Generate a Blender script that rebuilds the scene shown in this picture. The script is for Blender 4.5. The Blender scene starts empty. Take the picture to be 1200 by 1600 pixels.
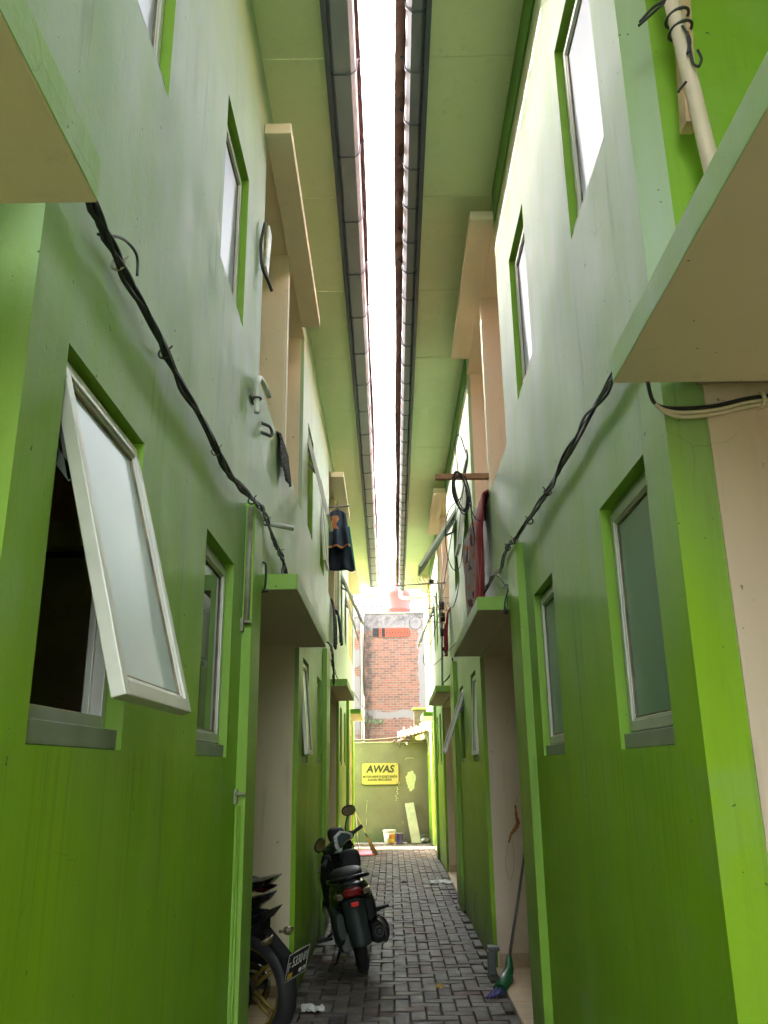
import bpy, math, random
from mathutils import Vector, Matrix, noise
R = math.radians
rnd = random.Random(7)
scn = bpy.context.scene
col = scn.collection

# ---------------------------------------------------------------- camera
def norm(v): return Vector(v).normalized()
F = 1300.0
Yc = norm((11, 400, F)); Zc = Vector((-55, -4225, F)); Zc = (Zc - Yc * Zc.dot(Yc)).normalized(); Xc = Yc.cross(Zc)
M3 = Matrix((Xc, Yc, Zc))
cam_d = bpy.data.cameras.new('camera'); cam = bpy.data.objects.new('camera', cam_d); col.objects.link(cam)
right = M3 @ Vector((1, 0, 0)); down = M3 @ Vector((0, 1, 0)); fwd = M3 @ Vector((0, 0, 1))
cm = Matrix((right, -down, -fwd)).transposed().to_4x4(); cm.translation = Vector((0, 0, 1.55))
cam.matrix_world = cm
cam_d.sensor_fit = 'VERTICAL'; cam_d.sensor_height = 24; cam_d.lens = F / 1600 * 24
cam_d.clip_start = 0.02; cam_d.clip_end = 2000
scn.camera = cam
scn.render.resolution_x = 768; scn.render.resolution_y = 1024

# ---------------------------------------------------------------- light
sun_dir = Vector((-1.0, 0.62, 0.675)).normalized()      # towards the sun
sun_d = bpy.data.lights.new('sun', 'SUN'); sun = bpy.data.objects.new('sun', sun_d); col.objects.link(sun)
sun_d.energy = 1.2; sun_d.angle = R(0.5); sun_d.color = (1.0, 0.95, 0.86)
sun.rotation_euler = sun_dir.to_track_quat('Z', 'Y').to_euler(); sun.location = (-20, -10, 30)
world = bpy.data.worlds.new('World'); scn.world = world; world.use_nodes = True
wn = world.node_tree; bg = wn.nodes['Background']
sky = wn.nodes.new('ShaderNodeTexSky'); sky.sky_type = 'NISHITA'; sky.sun_disc = False
sky.sun_elevation = math.asin(sun_dir.z); sky.sun_rotation = math.atan2(sun_dir.x, sun_dir.y)
sky.dust_density = 5.0; sky.air_density = 1.3; sky.ozone_density = 0.8
hsv = wn.nodes.new('ShaderNodeHueSaturation'); hsv.inputs['Saturation'].default_value = 0.35
wn.links.new(sky.outputs[0], hsv.inputs['Color']); wn.links.new(hsv.outputs[0], bg.inputs[0])
bg.inputs[1].default_value = 0.15
vs = scn.view_settings; vs.view_transform = 'Standard'; vs.look = 'None'; vs.gamma = 1; vs.exposure = 4.7
scn.render.engine = 'CYCLES'
scn.cycles.max_bounces = 10; scn.cycles.diffuse_bounces = 7; scn.cycles.glossy_bounces = 5

# ---------------------------------------------------------------- materials
class NT:
    def __init__(s, name):
        s.m = bpy.data.materials.new(name); s.m.use_nodes = True; s.t = s.m.node_tree
        s.b = s.t.nodes['Principled BSDF']
    def n(s, typ, props=None, **inp):
        nd = s.t.nodes.new(typ)
        for k, v in (props or {}).items(): setattr(nd, k, v)
        for k, v in inp.items():
            key = int(k[1:]) if k[0] == 'i' and k[1:].isdigit() else k.replace('_', ' ')
            s.set(nd.inputs[key], v)
        return nd
    def set(s, sock, v):
        if isinstance(v, bpy.types.NodeSocket): s.t.links.new(v, sock)
        else: sock.default_value = v
    def pos(s, scale=(1, 1, 1), obj=False):
        g = s.n('ShaderNodeTexCoord').outputs['Object'] if obj else s.n('ShaderNodeNewGeometry').outputs['Position']
        return s.n('ShaderNodeVectorMath', {'operation': 'MULTIPLY'}, i0=g, i1=scale).outputs[0]
    def noise(s, scale, vec, detail=4, rough=.55):
        return s.n('ShaderNodeTexNoise', None, Vector=vec, Scale=scale, Detail=detail, Roughness=rough).outputs['Fac']
    def ramp(s, fac, a, b, va=0., vb=1.):
        return s.n('ShaderNodeMapRange', None, i0=fac, i1=a, i2=b, i3=va, i4=vb).outputs[0]
    def mix(s, fac, a, b, blend='MIX'):
        nd = s.n('ShaderNodeMix', {'data_type': 'RGBA', 'blend_type': blend})
        s.set(nd.inputs[0], fac); s.set(nd.inputs[6], a); s.set(nd.inputs[7], b); return nd.outputs[2]
    def math(s, op, a, b=0.):
        return s.n('ShaderNodeMath', {'operation': op}, i0=a, i1=b).outputs[0]
    def bump(s, h, strength=.3, dist=.01, prev=None):
        nd = s.n('ShaderNodeBump', None, Height=h, Strength=strength, Distance=dist)
        if prev is not None: s.set(nd.inputs['Normal'], prev)
        return nd.outputs[0]
def c4(c): return (c[0], c[1], c[2], 1.0)
def simple(name, c, rough=.5, metal=0., spec=.5, var=.12, sc=12., bump=0., obj=True, coat=0.):
    t = NT(name); v = t.pos(obj=obj); nz = t.noise(sc, v)
    base = t.mix(t.ramp(nz, .3, .7), c4([x * (1 - var) for x in c]), c4([min(1, x * (1 + var)) for x in c]))
    t.set(t.b.inputs['Base Color'], base)
    t.set(t.b.inputs['Roughness'], t.ramp(t.noise(sc * 2, v), .3, .7, max(.03, rough - .08), rough + .08))
    t.b.inputs['Metallic'].default_value = metal; t.b.inputs['Specular IOR Level'].default_value = spec
    t.b.inputs['Coat Weight'].default_value = coat
    if bump: t.set(t.b.inputs['Normal'], t.bump(t.noise(sc * 4, v), bump, .004))
    return t.m

def plaster(name, base, alt, chalk, chalk_amt, rough, dirt=(.05, .07, .02), dirt_amt=.5, und=.2, spec=.42, crk=.35, pale_by_height=False):
    """painted cement render: brushed vertical streaks, chalky bloom, trowel waves, small chips and grime runs"""
    t = NT(name)
    p = t.pos(); st = t.pos((2.2, 2.2, .35)); fine = t.pos((14, 14, 1.2))
    s1 = t.noise(1.6, st, 5, .6); s2 = t.noise(1.0, fine, 5, .65); big = t.noise(.8, p, 3)
    c = t.mix(t.ramp(s1, .35, .65), c4(base), c4(alt))
    ch = t.math('MULTIPLY', t.ramp(t.noise(2.3, st, 6, .65), .32, .74), t.ramp(big, .3, .6, .4, 1.))
    ch = t.math('MULTIPLY', ch, chalk_amt)
    if pale_by_height:      # blends further towards the paler tone with height, strongest green near the ground
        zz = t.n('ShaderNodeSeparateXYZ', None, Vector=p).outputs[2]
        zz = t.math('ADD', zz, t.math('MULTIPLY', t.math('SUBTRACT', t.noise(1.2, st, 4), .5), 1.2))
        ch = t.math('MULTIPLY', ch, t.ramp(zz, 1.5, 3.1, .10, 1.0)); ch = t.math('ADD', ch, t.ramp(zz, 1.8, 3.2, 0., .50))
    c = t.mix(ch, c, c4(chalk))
    run = t.math('MULTIPLY', t.ramp(s2, .56, .74), t.ramp(t.noise(1.3, p, 3), .45, .65))
    run = t.math('MULTIPLY', run, dirt_amt)
    c = t.mix(run, c, c4(dirt))
    # hairline cracks, repaired patches, drips below sills, splash dirt at the foot
    wv = t.n('ShaderNodeVectorMath', {'operation': 'ADD'}, i0=p, i1=t.n('ShaderNodeVectorMath', {'operation': 'SCALE'}, i0=t.n('ShaderNodeTexNoise', None, Vector=p, Scale=5., Detail=3.).outputs['Color'], Scale=.22).outputs[0]).outputs[0]
    vd = t.n('ShaderNodeTexVoronoi', {'feature': 'DISTANCE_TO_EDGE'}, Vector=wv, Scale=1.25).outputs['Distance']
    crack = t.math('MULTIPLY', t.ramp(vd, .0008, .0028, 1., 0.), t.ramp(t.noise(.9, p, 2), .57, .64))
    c = t.mix(t.math('MULTIPLY', crack, crk), c, c4(dirt))
    patch = t.math('MULTIPLY', t.ramp(t.noise(2.1, p, 5, .6), .57, .66), .10)
    c = t.mix(patch, c, c4(chalk))
    zc = t.n('ShaderNodeSeparateXYZ', None, Vector=p).outputs[2]
    drip = t.math('MULTIPLY', t.ramp(t.noise(1.6, t.pos((17, 17, .5)), 4, .6), .52, .70), t.math('MULTIPLY', t.ramp(zc, .75, 1.55), t.ramp(zc, 1.58, 1.62, 1., 0.)))
    splash = t.math('MULTIPLY', t.ramp(t.math('ADD', zc, t.math('MULTIPLY', t.noise(6., p, 5), -.5)), -.2, .18, 1., 0.), .8)
    c = t.mix(t.math('MULTIPLY', t.math('MAXIMUM', t.math('MULTIPLY', drip, .35), splash), dirt_amt * 1.6), c, c4(dirt))
    chips = t.ramp(t.noise(38., p, 2, .5), .745, .77)
    c = t.mix(t.math('MULTIPLY', chips, .7), c, c4((dirt[0] * .6, dirt[1] * .6, dirt[2] * .6)))
    t.set(t.b.inputs['Base Color'], c)
    t.set(t.b.inputs['Roughness'], t.ramp(t.noise(3., p, 4), .3, .7, rough - .03, rough + .09))
    t.b.inputs['Specular IOR Level'].default_value = spec
    b1 = t.bump(t.noise(2.6, t.pos((1, 1, .8)), 4, .5), und, .03)
    b1 = t.bump(t.noise(8., t.pos((1, 1, .5)), 5, .65), .22, .007, b1)
    b2 = t.bump(t.noise(45., p, 4, .7), .22, .004, b1)
    b3 = t.bump(t.math('MULTIPLY', chips, -1.), .4, .004, b2)
    t.set(t.b.inputs['Normal'], b3)
    return t.m

M = {}
M['green'] = plaster('green_wall_paint', (.275, .52, .004), (.225, .45, .004), (.44, .505, .46), .5, .45, spec=.34, pale_by_height=True)
M['green_trim'] = plaster('green_trim_paint', (.225, .44, .020), (.19, .38, .018), (.42, .58, .25), .18, .42, dirt_amt=.65)
M['green_dark'] = plaster('deep_green_band', (.09, .27, .02), (.08, .24, .02), (.25, .4, .12), .15, .5)
M['beige_pink'] = plaster('pinkish_beige_wall_paint', (.78, .64, .48), (.74, .60, .45), (.80, .70, .58), .3, .5, dirt=(.2, .14, .09), dirt_amt=.28, und=.15)
M['beige'] = plaster('beige_wall_paint', (.76, .66, .43), (.71, .62, .40), (.78, .70, .52), .3, .5, dirt=(.16, .12, .08), dirt_amt=.28, und=.2)
M['cream'] = plaster('cream_ceiling_paint', (.80, .71, .52), (.77, .68, .49), (.72, .68, .57), .3, .6, dirt=(.2, .17, .1), dirt_amt=.35, und=.15, crk=.0)
M['soffit'] = plaster('pale_lime_board', (.70, .77, .46), (.67, .74, .43), (.72, .74, .56), .3, .5, dirt=(.2, .2, .12), dirt_amt=.25, und=.12)
M['skirt'] = simple('skirting_tile', (.42, .30, .19), .35)
M['alu'] = simple('aluminium_frame', (.60, .60, .53), .42, .35, var=.08, sc=9)
M['alu_dull'] = simple('dull_frame_sill', (.30, .34, .27), .5, .3, var=.2, sc=8)
M['steel_dark'] = simple('dark_steel', (.12, .13, .12), .4, .8)
M['rubber'] = simple('black_rubber', (.018, .018, .018), .65, var=.3)
M['cable'] = simple('black_cable', (.02, .022, .022), .45, var=.3)
M['gutter'] = simple('grey_gutter', (.36, .36, .42), .5, .1, var=.1, sc=3, obj=False)
M['gutter_dark'] = simple('dark_grey_gutter', (.24, .24, .28), .5, .1, var=.12, sc=3, obj=False)
M['fascia'] = simple('dark_fascia', (.10, .11, .14), .5, var=.15, sc=4, obj=False)
M['conduit'] = simple('grimy_conduit', (.30, .29, .20), .6, sc=14, var=.4, bump=.3)
M['seal'] = simple('stained_window_seal', (.20, .15, .09), .7, sc=14, var=.6)
M['pvc'] = simple('grey_pvc', (.55, .56, .54), .4)
M['pvc_white'] = simple('white_pvc', (.68, .68, .60), .4, sc=20, var=.2)
M['dark_room'] = simple('dim_room_paint', (.78, .52, .26), .8, obj=False, sc=3)
M['wood'] = simple('weathered_wood', (.33, .17, .09), .7, bump=.4, var=.3, sc=25)
M['panel'] = simple('pale_cement_board', (.30, .30, .235), .7, sc=9, var=.15)
M['wood_far'] = simple('sun_bleached_timber', (.085, .055, .028), .75, bump=.3, var=.25, sc=15)
M['wood_pale'] = simple('pale_wood', (.55, .38, .22), .7, bump=.3, var=.25, sc=15)

def frosted(name, c, rough):
    t = NT(name); p = t.pos()
    base = t.mix(t.ramp(t.noise(1.5, p), .3, .7), c4(c), c4([x * .86 for x in c]))
    t.set(t.b.inputs['Base Color'], base)
    t.b.inputs['Roughness'].default_value = rough; t.b.inputs['Specular IOR Level'].default_value = .9
    t.b.inputs['Coat Weight'].default_value = 0.
    return t.m
M['glass'] = frosted('frosted_teal_glass', (.20, .33, .27), .3)
M['glass_pale'] = frosted('frosted_pale_glass', (.50, .62, .64), .32)
M['glass_sky'] = frosted('sky_tint_glass', (.40, .45, .60), .32)  # sky reflection of the upper panes put into the base colour
M['glass_clear'] = frosted('dark_clear_glass', (.03, .06, .05), .03)
M['glass_clear'].node_tree.nodes['Principled BSDF'].inputs['Metallic'].default_value = .35
M['glass_clear'].node_tree.nodes['Principled BSDF'].inputs['Base Color'].links[0].from_node  # keep mix
M['mirror'] = simple('mirror_glass', (.75, .78, .76), .05, 1.0, var=.02)

def tile_mat():
    t = NT('clay_roof_tile'); p = t.pos()
    c = t.mix(t.ramp(t.noise(5., p, 5), .3, .7), c4((.80, .42, .28)), c4((.84, .56, .42)))
    c = t.mix(t.ramp(t.noise(11., p, 5), .6, .75, 0, .7), c, c4((.16, .13, .11)))
    t.set(t.b.inputs['Base Color'], c); t.b.inputs['Roughness'].default_value = .7
    t.set(t.b.inputs['Normal'], t.bump(t.noise(60., p), .3, .004)); return t.m
M['tile'] = tile_mat()
def floor_tile_mat():
    t = NT('cream_floor_tile'); p = t.pos()
    br = t.n('ShaderNodeTexBrick', {'offset': 0.0}, Vector=p, Color1=c4((.72, .56, .39)), Color2=c4((.69, .53, .37)), Mortar=c4((.3, .22, .15)), Scale=1., Mortar_Size=.004, Brick_Width=.4, Row_Height=.4)
    c = t.mix(t.ramp(t.noise(4, p), .5, .75, 0, .35), br.outputs[0], c4((.28, .22, .16)))
    t.set(t.b.inputs['Base Color'], c); t.b.inputs['Roughness'].default_value = .3; return t.m
M['floor_tile'] = floor_tile_mat()
def paver_mat():
    t = NT('concrete_paver'); p = t.pos()
    g = t.n('ShaderNodeNewGeometry'); r = g.outputs['Random Per Island']
    c = t.mix(t.ramp(r, 0., 1.), c4((.066, .054, .045)), c4((.155, .132, .110)))
    red = t.ramp(t.noise(1.7, p, 3), .5, .62)
    red = t.math('MULTIPLY', red, t.ramp(t.math('FRACT', t.math('MULTIPLY', r, 7.31)), .35, .5))
    c = t.mix(red, c, c4((.095, .042, .033)))
    c = t.mix(t.ramp(t.noise(30., p, 5, .7), .4, .75, 0, .5), c, c4((.04, .036, .032)))
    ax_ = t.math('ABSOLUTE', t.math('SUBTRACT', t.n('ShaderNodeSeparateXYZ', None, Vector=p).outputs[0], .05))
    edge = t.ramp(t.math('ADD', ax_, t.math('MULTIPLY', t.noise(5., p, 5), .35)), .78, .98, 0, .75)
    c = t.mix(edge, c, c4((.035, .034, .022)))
    c = t.mix(t.ramp(t.noise(3.3, p, 6, .7), .55, .7, 0, .55), c, c4((.05, .045, .04)))
    t.set(t.b.inputs['Base Color'], c); t.set(t.b.inputs['Roughness'], t.ramp(t.noise(8, p), .3, .7, .45, .75))
    t.b.inputs['Specular IOR Level'].default_value = .25
    t.set(t.b.inputs['Normal'], t.bump(t.noise(120., p, 4, .7), .5, .004)); return t.m
M['paver'] = paver_mat()
def ground_mat():
    t = NT('dirt_ground'); p = t.pos()
    c = t.mix(t.ramp(t.noise(9., p, 6), .3, .7), c4((.035, .032, .028)), c4((.06, .055, .045)))
    c = t.mix(t.ramp(t.noise(2., p, 5), .55, .7, 0, .6), c, c4((.045, .06, .025)))
    t.set(t.b.inputs['Base Color'], c); t.b.inputs['Roughness'].default_value = .9; return t.m
M['ground'] = ground_mat()
def concrete_mat(name, c):
    t = NT(name); p = t.pos()
    cc = t.mix(t.ramp(t.noise(6., p, 6), .3, .7), c4([x * .8 for x in c]), c4([x * 1.15 for x in c]))
    t.set(t.b.inputs['Base Color'], cc); t.b.inputs['Roughness'].default_value = .8
    t.set(t.b.inputs['Normal'], t.bump(t.noise(50., p, 5), .4, .005)); return t.m
M['concrete'] = concrete_mat('worn_concrete', (.30, .26, .21))
def greywall_mat():
    t = NT('olive_grey_render'); p = t.pos()
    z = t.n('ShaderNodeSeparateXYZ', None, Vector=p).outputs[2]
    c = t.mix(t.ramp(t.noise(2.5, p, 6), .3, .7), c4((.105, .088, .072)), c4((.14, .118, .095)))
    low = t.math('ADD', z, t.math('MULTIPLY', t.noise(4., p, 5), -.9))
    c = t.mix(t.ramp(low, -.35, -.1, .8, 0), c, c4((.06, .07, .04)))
    t.set(t.b.inputs['Base Color'], c); t.b.inputs['Roughness'].default_value = .8
    t.set(t.b.inputs['Normal'], t.bump(t.noise(20., p, 5), .4, .01)); return t.m
M['greywall'] = greywall_mat()

def brick_mat():
    t = NT('raw_brick'); g = t.pos(); sx = t.n('ShaderNodeSeparateXYZ', None, Vector=g)
    x, z = sx.outputs[0], sx.outputs[2]
    jit = t.math('MULTIPLY', t.math('SUBTRACT', t.noise(9., g, 3), .5), .018)
    v = t.n('ShaderNodeCombineXYZ', None, X=t.math('ADD', x, jit), Y=t.math('ADD', z, jit), Z=0.).outputs[0]
    br = t.n('ShaderNodeTexBrick', None, Vector=v, Color1=c4((.185, .060, .036)), Color2=c4((.095, .036, .024)), Mortar=c4((.13, .098, .09)), Scale=1., Mortar_Size=.009, Mortar_Smooth=.3, Bias=0., Brick_Width=.19, Row_Height=.066)
    c = t.mix(t.ramp(t.noise(7., g, 5), .5, .72, 0, .55), br.outputs[0], c4((.14, .10, .09)))
    pl = c4((.145, .12, .125))
    n1 = t.math('MULTIPLY', t.math('SUBTRACT', t.noise(3.5, g, 6, .7), .5), .55)
    def gt(a, lo, hi): return t.ramp(a, lo, hi)
    zz = t.math('ADD', z, n1); xx = t.math('ADD', x, t.math('MULTIPLY', n1, .6))
    top = gt(zz, 5.32, 5.38); rightm = gt(xx, .80, .83)
    band = t.math('MULTIPLY', gt(zz, 2.86, 2.9), t.ramp(zz, 3.08, 3.12, 1, 0))
    leftc = t.ramp(xx, -.80, -.77, 1, 0)
    leftc = t.math('MULTIPLY', leftc, gt(t.noise(2.2, g, 4), .42, .47))
    m = t.math('MAXIMUM', t.math('MAXIMUM', top, rightm), t.math('MAXIMUM', band, leftc))
    c = t.mix(m, c, pl)
    # soot and mould running down the left corner and along the coping
    blk = t.math('MULTIPLY', gt(x, -.77, -.75), t.ramp(t.math('ADD', x, t.math('MULTIPLY', n1, .9)), -.62, -.38, 1, 0))
    blk = t.math('MULTIPLY', blk, gt(t.noise(6., t.pos((1, 1, .5)), 6, .75), .40, .56))
    cop = t.math('MULTIPLY', t.ramp(z, 5.25, 5.65, .1, 1.), gt(t.noise(4., g, 6, .75), .42, .62))
    c = t.mix(t.math('MULTIPLY', t.math('MAXIMUM', blk, t.math('MULTIPLY', cop, .85)), .9), c, c4((.022, .019, .02)))
    t.set(t.b.inputs['Base Color'], c); t.b.inputs['Roughness'].default_value = .85
    b = t.bump(t.math('MULTIPLY', br.outputs['Fac'], t.math('SUBTRACT', 0.3, m)), -.6, .01)
    t.set(t.b.inputs['Normal'], t.bump(t.noise(30., g, 5), .5, .01, b)); return t.m
M['brick'] = brick_mat()

# ---------------------------------------------------------------- mesh helpers
WL = {}      # world location of an object's origin (rotation-free helper)
class MB:
    def __init__(s): s.v = []; s.f = []; s.mi = []; s.sm = []
    def quad(s, pts, mi=0, smooth=False):
        b = len(s.v); s.v += [tuple(p) for p in pts]; s.f.append(tuple(range(b, b + len(pts)))); s.mi.append(mi); s.sm.append(smooth)
    def box8(s, c, mi=0):
        """c: 8 corners, index = a + 2b + 4c over three axes"""
        b = len(s.v); s.v += [tuple(p) for p in c]
        for k, f in enumerate(((0, 1, 3, 2), (4, 6, 7, 5), (0, 4, 5, 1), (2, 3, 7, 6), (0, 2, 6, 4), (1, 5, 7, 3))):
            s.f.append(tuple(b + i for i in f)); s.mi.append(mi[k] if isinstance(mi, (tuple, list)) else mi); s.sm.append(False)
    def box(s, x0, x1, y0, y1, z0, z1, mi=0, T=None):
        c = [Vector((x, y, z)) for z in (z0, z1) for y in (y0, y1) for x in (x0, x1)]
        if T: c = [T @ p for p in c]
        s.box8(c, mi)
    def tube(s, pts, r, n=8, mi=0, caps=True):
        pts = [Vector(p) for p in pts]; rr = r if isinstance(r, (list, tuple)) else [r] * len(pts)
        b0 = len(s.v); up = None
        for i, p in enumerate(pts):
            t = (pts[min(i + 1, len(pts) - 1)] - pts[max(i - 1, 0)])
            if t.length < 1e-9: t = Vector((0, 0, 1))
            t.normalize()
            if up is None: up = t.orthogonal().normalized()
            up = (up - t * up.dot(t))
            if up.length < 1e-6: up = t.orthogonal()
            up.normalize(); w = t.cross(up)
            for k in range(n):
                a = 2 * math.pi * k / n; q = p + (up * math.cos(a) + w * math.sin(a)) * rr[i]; s.v.append(tuple(q))
        for i in range(len(pts) - 1):
            for k in range(n):
                a, b = b0 + i * n + k, b0 + i * n + (k + 1) % n
                s.f.append((a, b, b + n, a + n)); s.mi.append(mi); s.sm.append(True)
        if caps:
            s.f.append(tuple(b0 + k for k in range(n))[::-1]); s.mi.append(mi); s.sm.append(False)
            e = b0 + (len(pts) - 1) * n; s.f.append(tuple(e + k for k in range(n))); s.mi.append(mi); s.sm.append(False)
    def loft(s, secs, n=18, mi=0, pw=2.6, axis='y', T=None, caps=True):
        """secs: (t, cx, cz, hw, hh) superellipse rings along the axis"""
        b0 = len(s.v)
        for (t, cx, cz, hw, hh) in secs:
            for k in range(n):
                a = 2 * math.pi * k / n; ca, sa = math.cos(a), math.sin(a)
                u = cx + hw * math.copysign(abs(ca) ** (2 / pw), ca); w = cz + hh * math.copysign(abs(sa) ** (2 / pw), sa)
                q = Vector((u, t, w)) if axis == 'y' else (Vector((u, w, t)) if axis == 'z' else Vector((t, u, w)))
                if T: q = T @ q
                s.v.append(tuple(q))
        for i in range(len(secs) - 1):
            for k in range(n):
                a, b = b0 + i * n + k, b0 + i * n + (k + 1) % n
                s.f.append((a, b, b + n, a + n)); s.mi.append(mi); s.sm.append(True)
        if caps:
            s.f.append(tuple(b0 + k for k in range(n))[::-1]); s.mi.append(mi); s.sm.append(False)
            e = b0 + (len(secs) - 1) * n; s.f.append(tuple(e + k for k in range(n))); s.mi.append(mi); s.sm.append(False)
    def ring(s, c, axis, R0, r, n=28, m=8, mi=0, sx=1., T=None):
        """torus round axis; sx flattens the tube along the axis"""
        c = Vector(c); axis = Vector(axis).normalized(); u = axis.orthogonal().normalized(); w = axis.cross(u); b0 = len(s.v)
        for i in range(n):
            a = 2 * math.pi * i / n; d = u * math.cos(a) + w * math.sin(a)
            for k in range(m):
                b = 2 * math.pi * k / m; q = c + d * (R0 + r * math.cos(b)) + axis * (r * sx * math.sin(b))
                s.v.append(tuple(T @ q if T else q))
        for i in range(n):
            for k in range(m):
                s.f.append((b0 + i * m + k, b0 + ((i + 1) % n) * m + k, b0 + ((i + 1) % n) * m + (k + 1) % m, b0 + i * m + (k + 1) % m)); s.mi.append(mi); s.sm.append(True)
    def grid(s, fn, nu, nv, mi=0, smooth=True):
        b0 = len(s.v)
        for j in range(nv + 1):
            for i in range(nu + 1): s.v.append(tuple(fn(i / nu, j / nv)))
        for j in range(nv):
            for i in range(nu):
                a = b0 + j * (nu + 1) + i
                s.f.append((a, a + 1, a + nu + 2, a + nu + 1)); s.mi.append(mi if not callable(mi) else mi((i + .5) / nu, (j + .5) / nv)); s.sm.append(smooth)
    def build(s, name, mats, parent=None, local=False, recalc=True, bevel=0., solid=0.):
        if not isinstance(mats, (list, tuple)): mats = [mats]
        off = Vector((0, 0, 0))
        if not local:
            base = WL.get(parent.name, Vector((0, 0, 0))) if parent else Vector((0, 0, 0))
            xs = [p[0] for p in s.v]; ys = [p[1] for p in s.v]; zs = [p[2] for p in s.v]
            ctr = Vector(((min(xs) + max(xs)) / 2, (min(ys) + max(ys)) / 2, min(zs)))
            off = ctr
        me = bpy.data.meshes.new(name)
        me.from_pydata([tuple(Vector(p) - off) for p in s.v], [], s.f)
        for m in mats: me.materials.append(m)
        me.polygons.foreach_set('material_index', s.mi); me.polygons.foreach_set('use_smooth', s.sm)
        if recalc:
            import bmesh
            bm = bmesh.new(); bm.from_mesh(me)
            bmesh.ops.recalc_face_normals(bm, faces=bm.faces); bm.to_mesh(me); bm.free()
        me.update()
        o = bpy.data.objects.new(name, me); col.objects.link(o)
        if parent: o.parent = parent
        if not local:
            o.location = off - base; WL[o.name] = off.copy()
        if bevel:
            b = o.modifiers.new('bevel', 'BEVEL'); b.width = bevel; b.segments = 2; b.limit_method = 'ANGLE'
        if solid:
            b = o.modifiers.new('solid', 'SOLIDIFY'); b.thickness = solid; b.offset = 0
        return o
def empty(name, loc, rot=(0, 0, 0)):
    o = bpy.data.objects.new(name, None); col.objects.link(o); o.location = loc; o.rotation_euler = rot; o.empty_display_size = .2
    WL[o.name] = Vector(loc); return o
def tag(o, label=None, cat=None, group=None, kind=None):
    if label: o['label'] = label
    if cat: o['category'] = cat
    if group: o['group'] = group
    if kind: o['kind'] = kind
    return o
def spl(pts, k=6):
    pts = [Vector(p) for p in pts]; P = [pts[0]] + pts + [pts[-1]]; out = []
    for i in range(1, len(P) - 2):
        for j in range(k):
            t = j / k; a, b, c, d = P[i - 1], P[i], P[i + 1], P[i + 2]
            out.append(.5 * ((2 * b) + (c - a) * t + (2 * a - 5 * b + 4 * c - d) * t * t + (3 * b - a - 3 * c + d) * t ** 3))
    out.append(pts[-1]); return out
def text_obj(name, body, size, mat, parent, matrix, local=False, extrude=.0015, shear=0., align='CENTER', sx=1., bold=0.):
    cu = bpy.data.curves.new(name, 'FONT'); cu.body = body; cu.size = size; cu.extrude = extrude; cu.shear = shear
    cu.align_x = align; cu.align_y = 'CENTER'; cu.resolution_u = 3; cu.offset = bold
    tmp = bpy.data.objects.new(name + '_tmp', cu); col.objects.link(tmp)
    dg = bpy.context.evaluated_depsgraph_get(); me = bpy.data.meshes.new_from_object(tmp.evaluated_get(dg))
    bpy.data.objects.remove(tmp); me.name = name; me.materials.clear(); me.materials.append(mat)
    me.transform(matrix @ Matrix.Diagonal((sx, 1, 1, 1)))
    o = bpy.data.objects.new(name, me); col.objects.link(o); o.parent = parent
    return o

# side-of-alley coordinates: Y along the alley, z up, o = distance out of the wall plane into the alley
K = .00588; AL, AR = .66, .755
def P(s, Y, z, o):
    return Vector((-(AL + K * Y) + o, Y, z)) if s < 0 else Vector((AR + K * Y - o, Y, z))
def sbox(mb, s, Y0, Y1, z0, z1, o0, o1, mi=0):
    mb.box8([P(s, Y, z, o) for z in (z0, z1) for Y in (Y0, Y1) for o in (o0, o1)], mi)
    # face order: bottom, top, near(Y0), far(Y1), inner(o0), outer(o1)

ZR = 2.47      # head height of the ground-floor recesses
ZP = 3.56      # top of balcony parapet
ZC = 5.12      # ceiling of the balconies
ZS = 5.45      # soffit

# ---------------------------------------------------------------- ground
mb = MB(); mb.quad([(-400, -400, -.03), (400, -400, -.03), (400, 600, -.03), (-400, 600, -.03)])
tag(mb.build('ground', M['ground']), kind='structure')
mb = MB(); a = .1045; x_lo, x_hi, y_lo, y_hi = -1.0, 1.02, 3.0, 19.38
def inside(cx, cy):
    if cy < 18.25: return -(AL + K * cy) - .02 < cx < AR + K * cy + .01
    return -1.02 < cx < .86
nx0, nx1, ny0, ny1 = int(x_lo / a) - 2, int(x_hi / a) + 2, int(y_lo / a), int(y_hi / a)
def paver(cx0, cx1, cy0, cy1):
    g = .0035; h = rnd.uniform(-.004, .004); ch = .006
    x0, x1, y0, y1 = cx0 + g, cx1 - g, cy0 + g, cy1 - g
    dz = [rnd.uniform(-.0025, .0025) for _ in range(4)]
    top = [(x0 + ch, y0 + ch, h + dz[0]), (x1 - ch, y0 + ch, h + dz[1]), (x1 - ch, y1 - ch, h + dz[2]), (x0 + ch, y1 - ch, h + dz[3])]
    mid = [(x0, y0, h - ch), (x1, y0, h - ch), (x1, y1, h - ch), (x0, y1, h - ch)]
    bot = [(p[0], p[1], -.04) for p in mid]
    b = len(mb.v); mb.v += top + mid + bot
    fs = [(0, 1, 2, 3)] + [(i + 4, (i + 1) % 4 + 4, (i + 1) % 4, i) for i in range(4)] + [(i + 8, (i + 1) % 4 + 8, (i + 1) % 4 + 4, i + 4) for i in range(4)]
    for f in fs: mb.f.append(tuple(b + i for i in f)); mb.mi.append(0); mb.sm.append(False)
for j in range(ny0, ny1):
    for i in range(nx0, nx1):
        d = (i - j) % 4
        if d == 0 and inside((i + 1) * a, (j + .5) * a): paver(i * a, (i + 2) * a, j * a, (j + 1) * a)
        if d == 3 and inside((i + .5) * a, (j + 1) * a): paver(i * a, (i + 1) * a, j * a, (j + 2) * a)
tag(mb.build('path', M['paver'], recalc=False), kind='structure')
mb = MB(); mb.box(-1.6, .86, 17.75, 18.35, -.02, .008)
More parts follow.
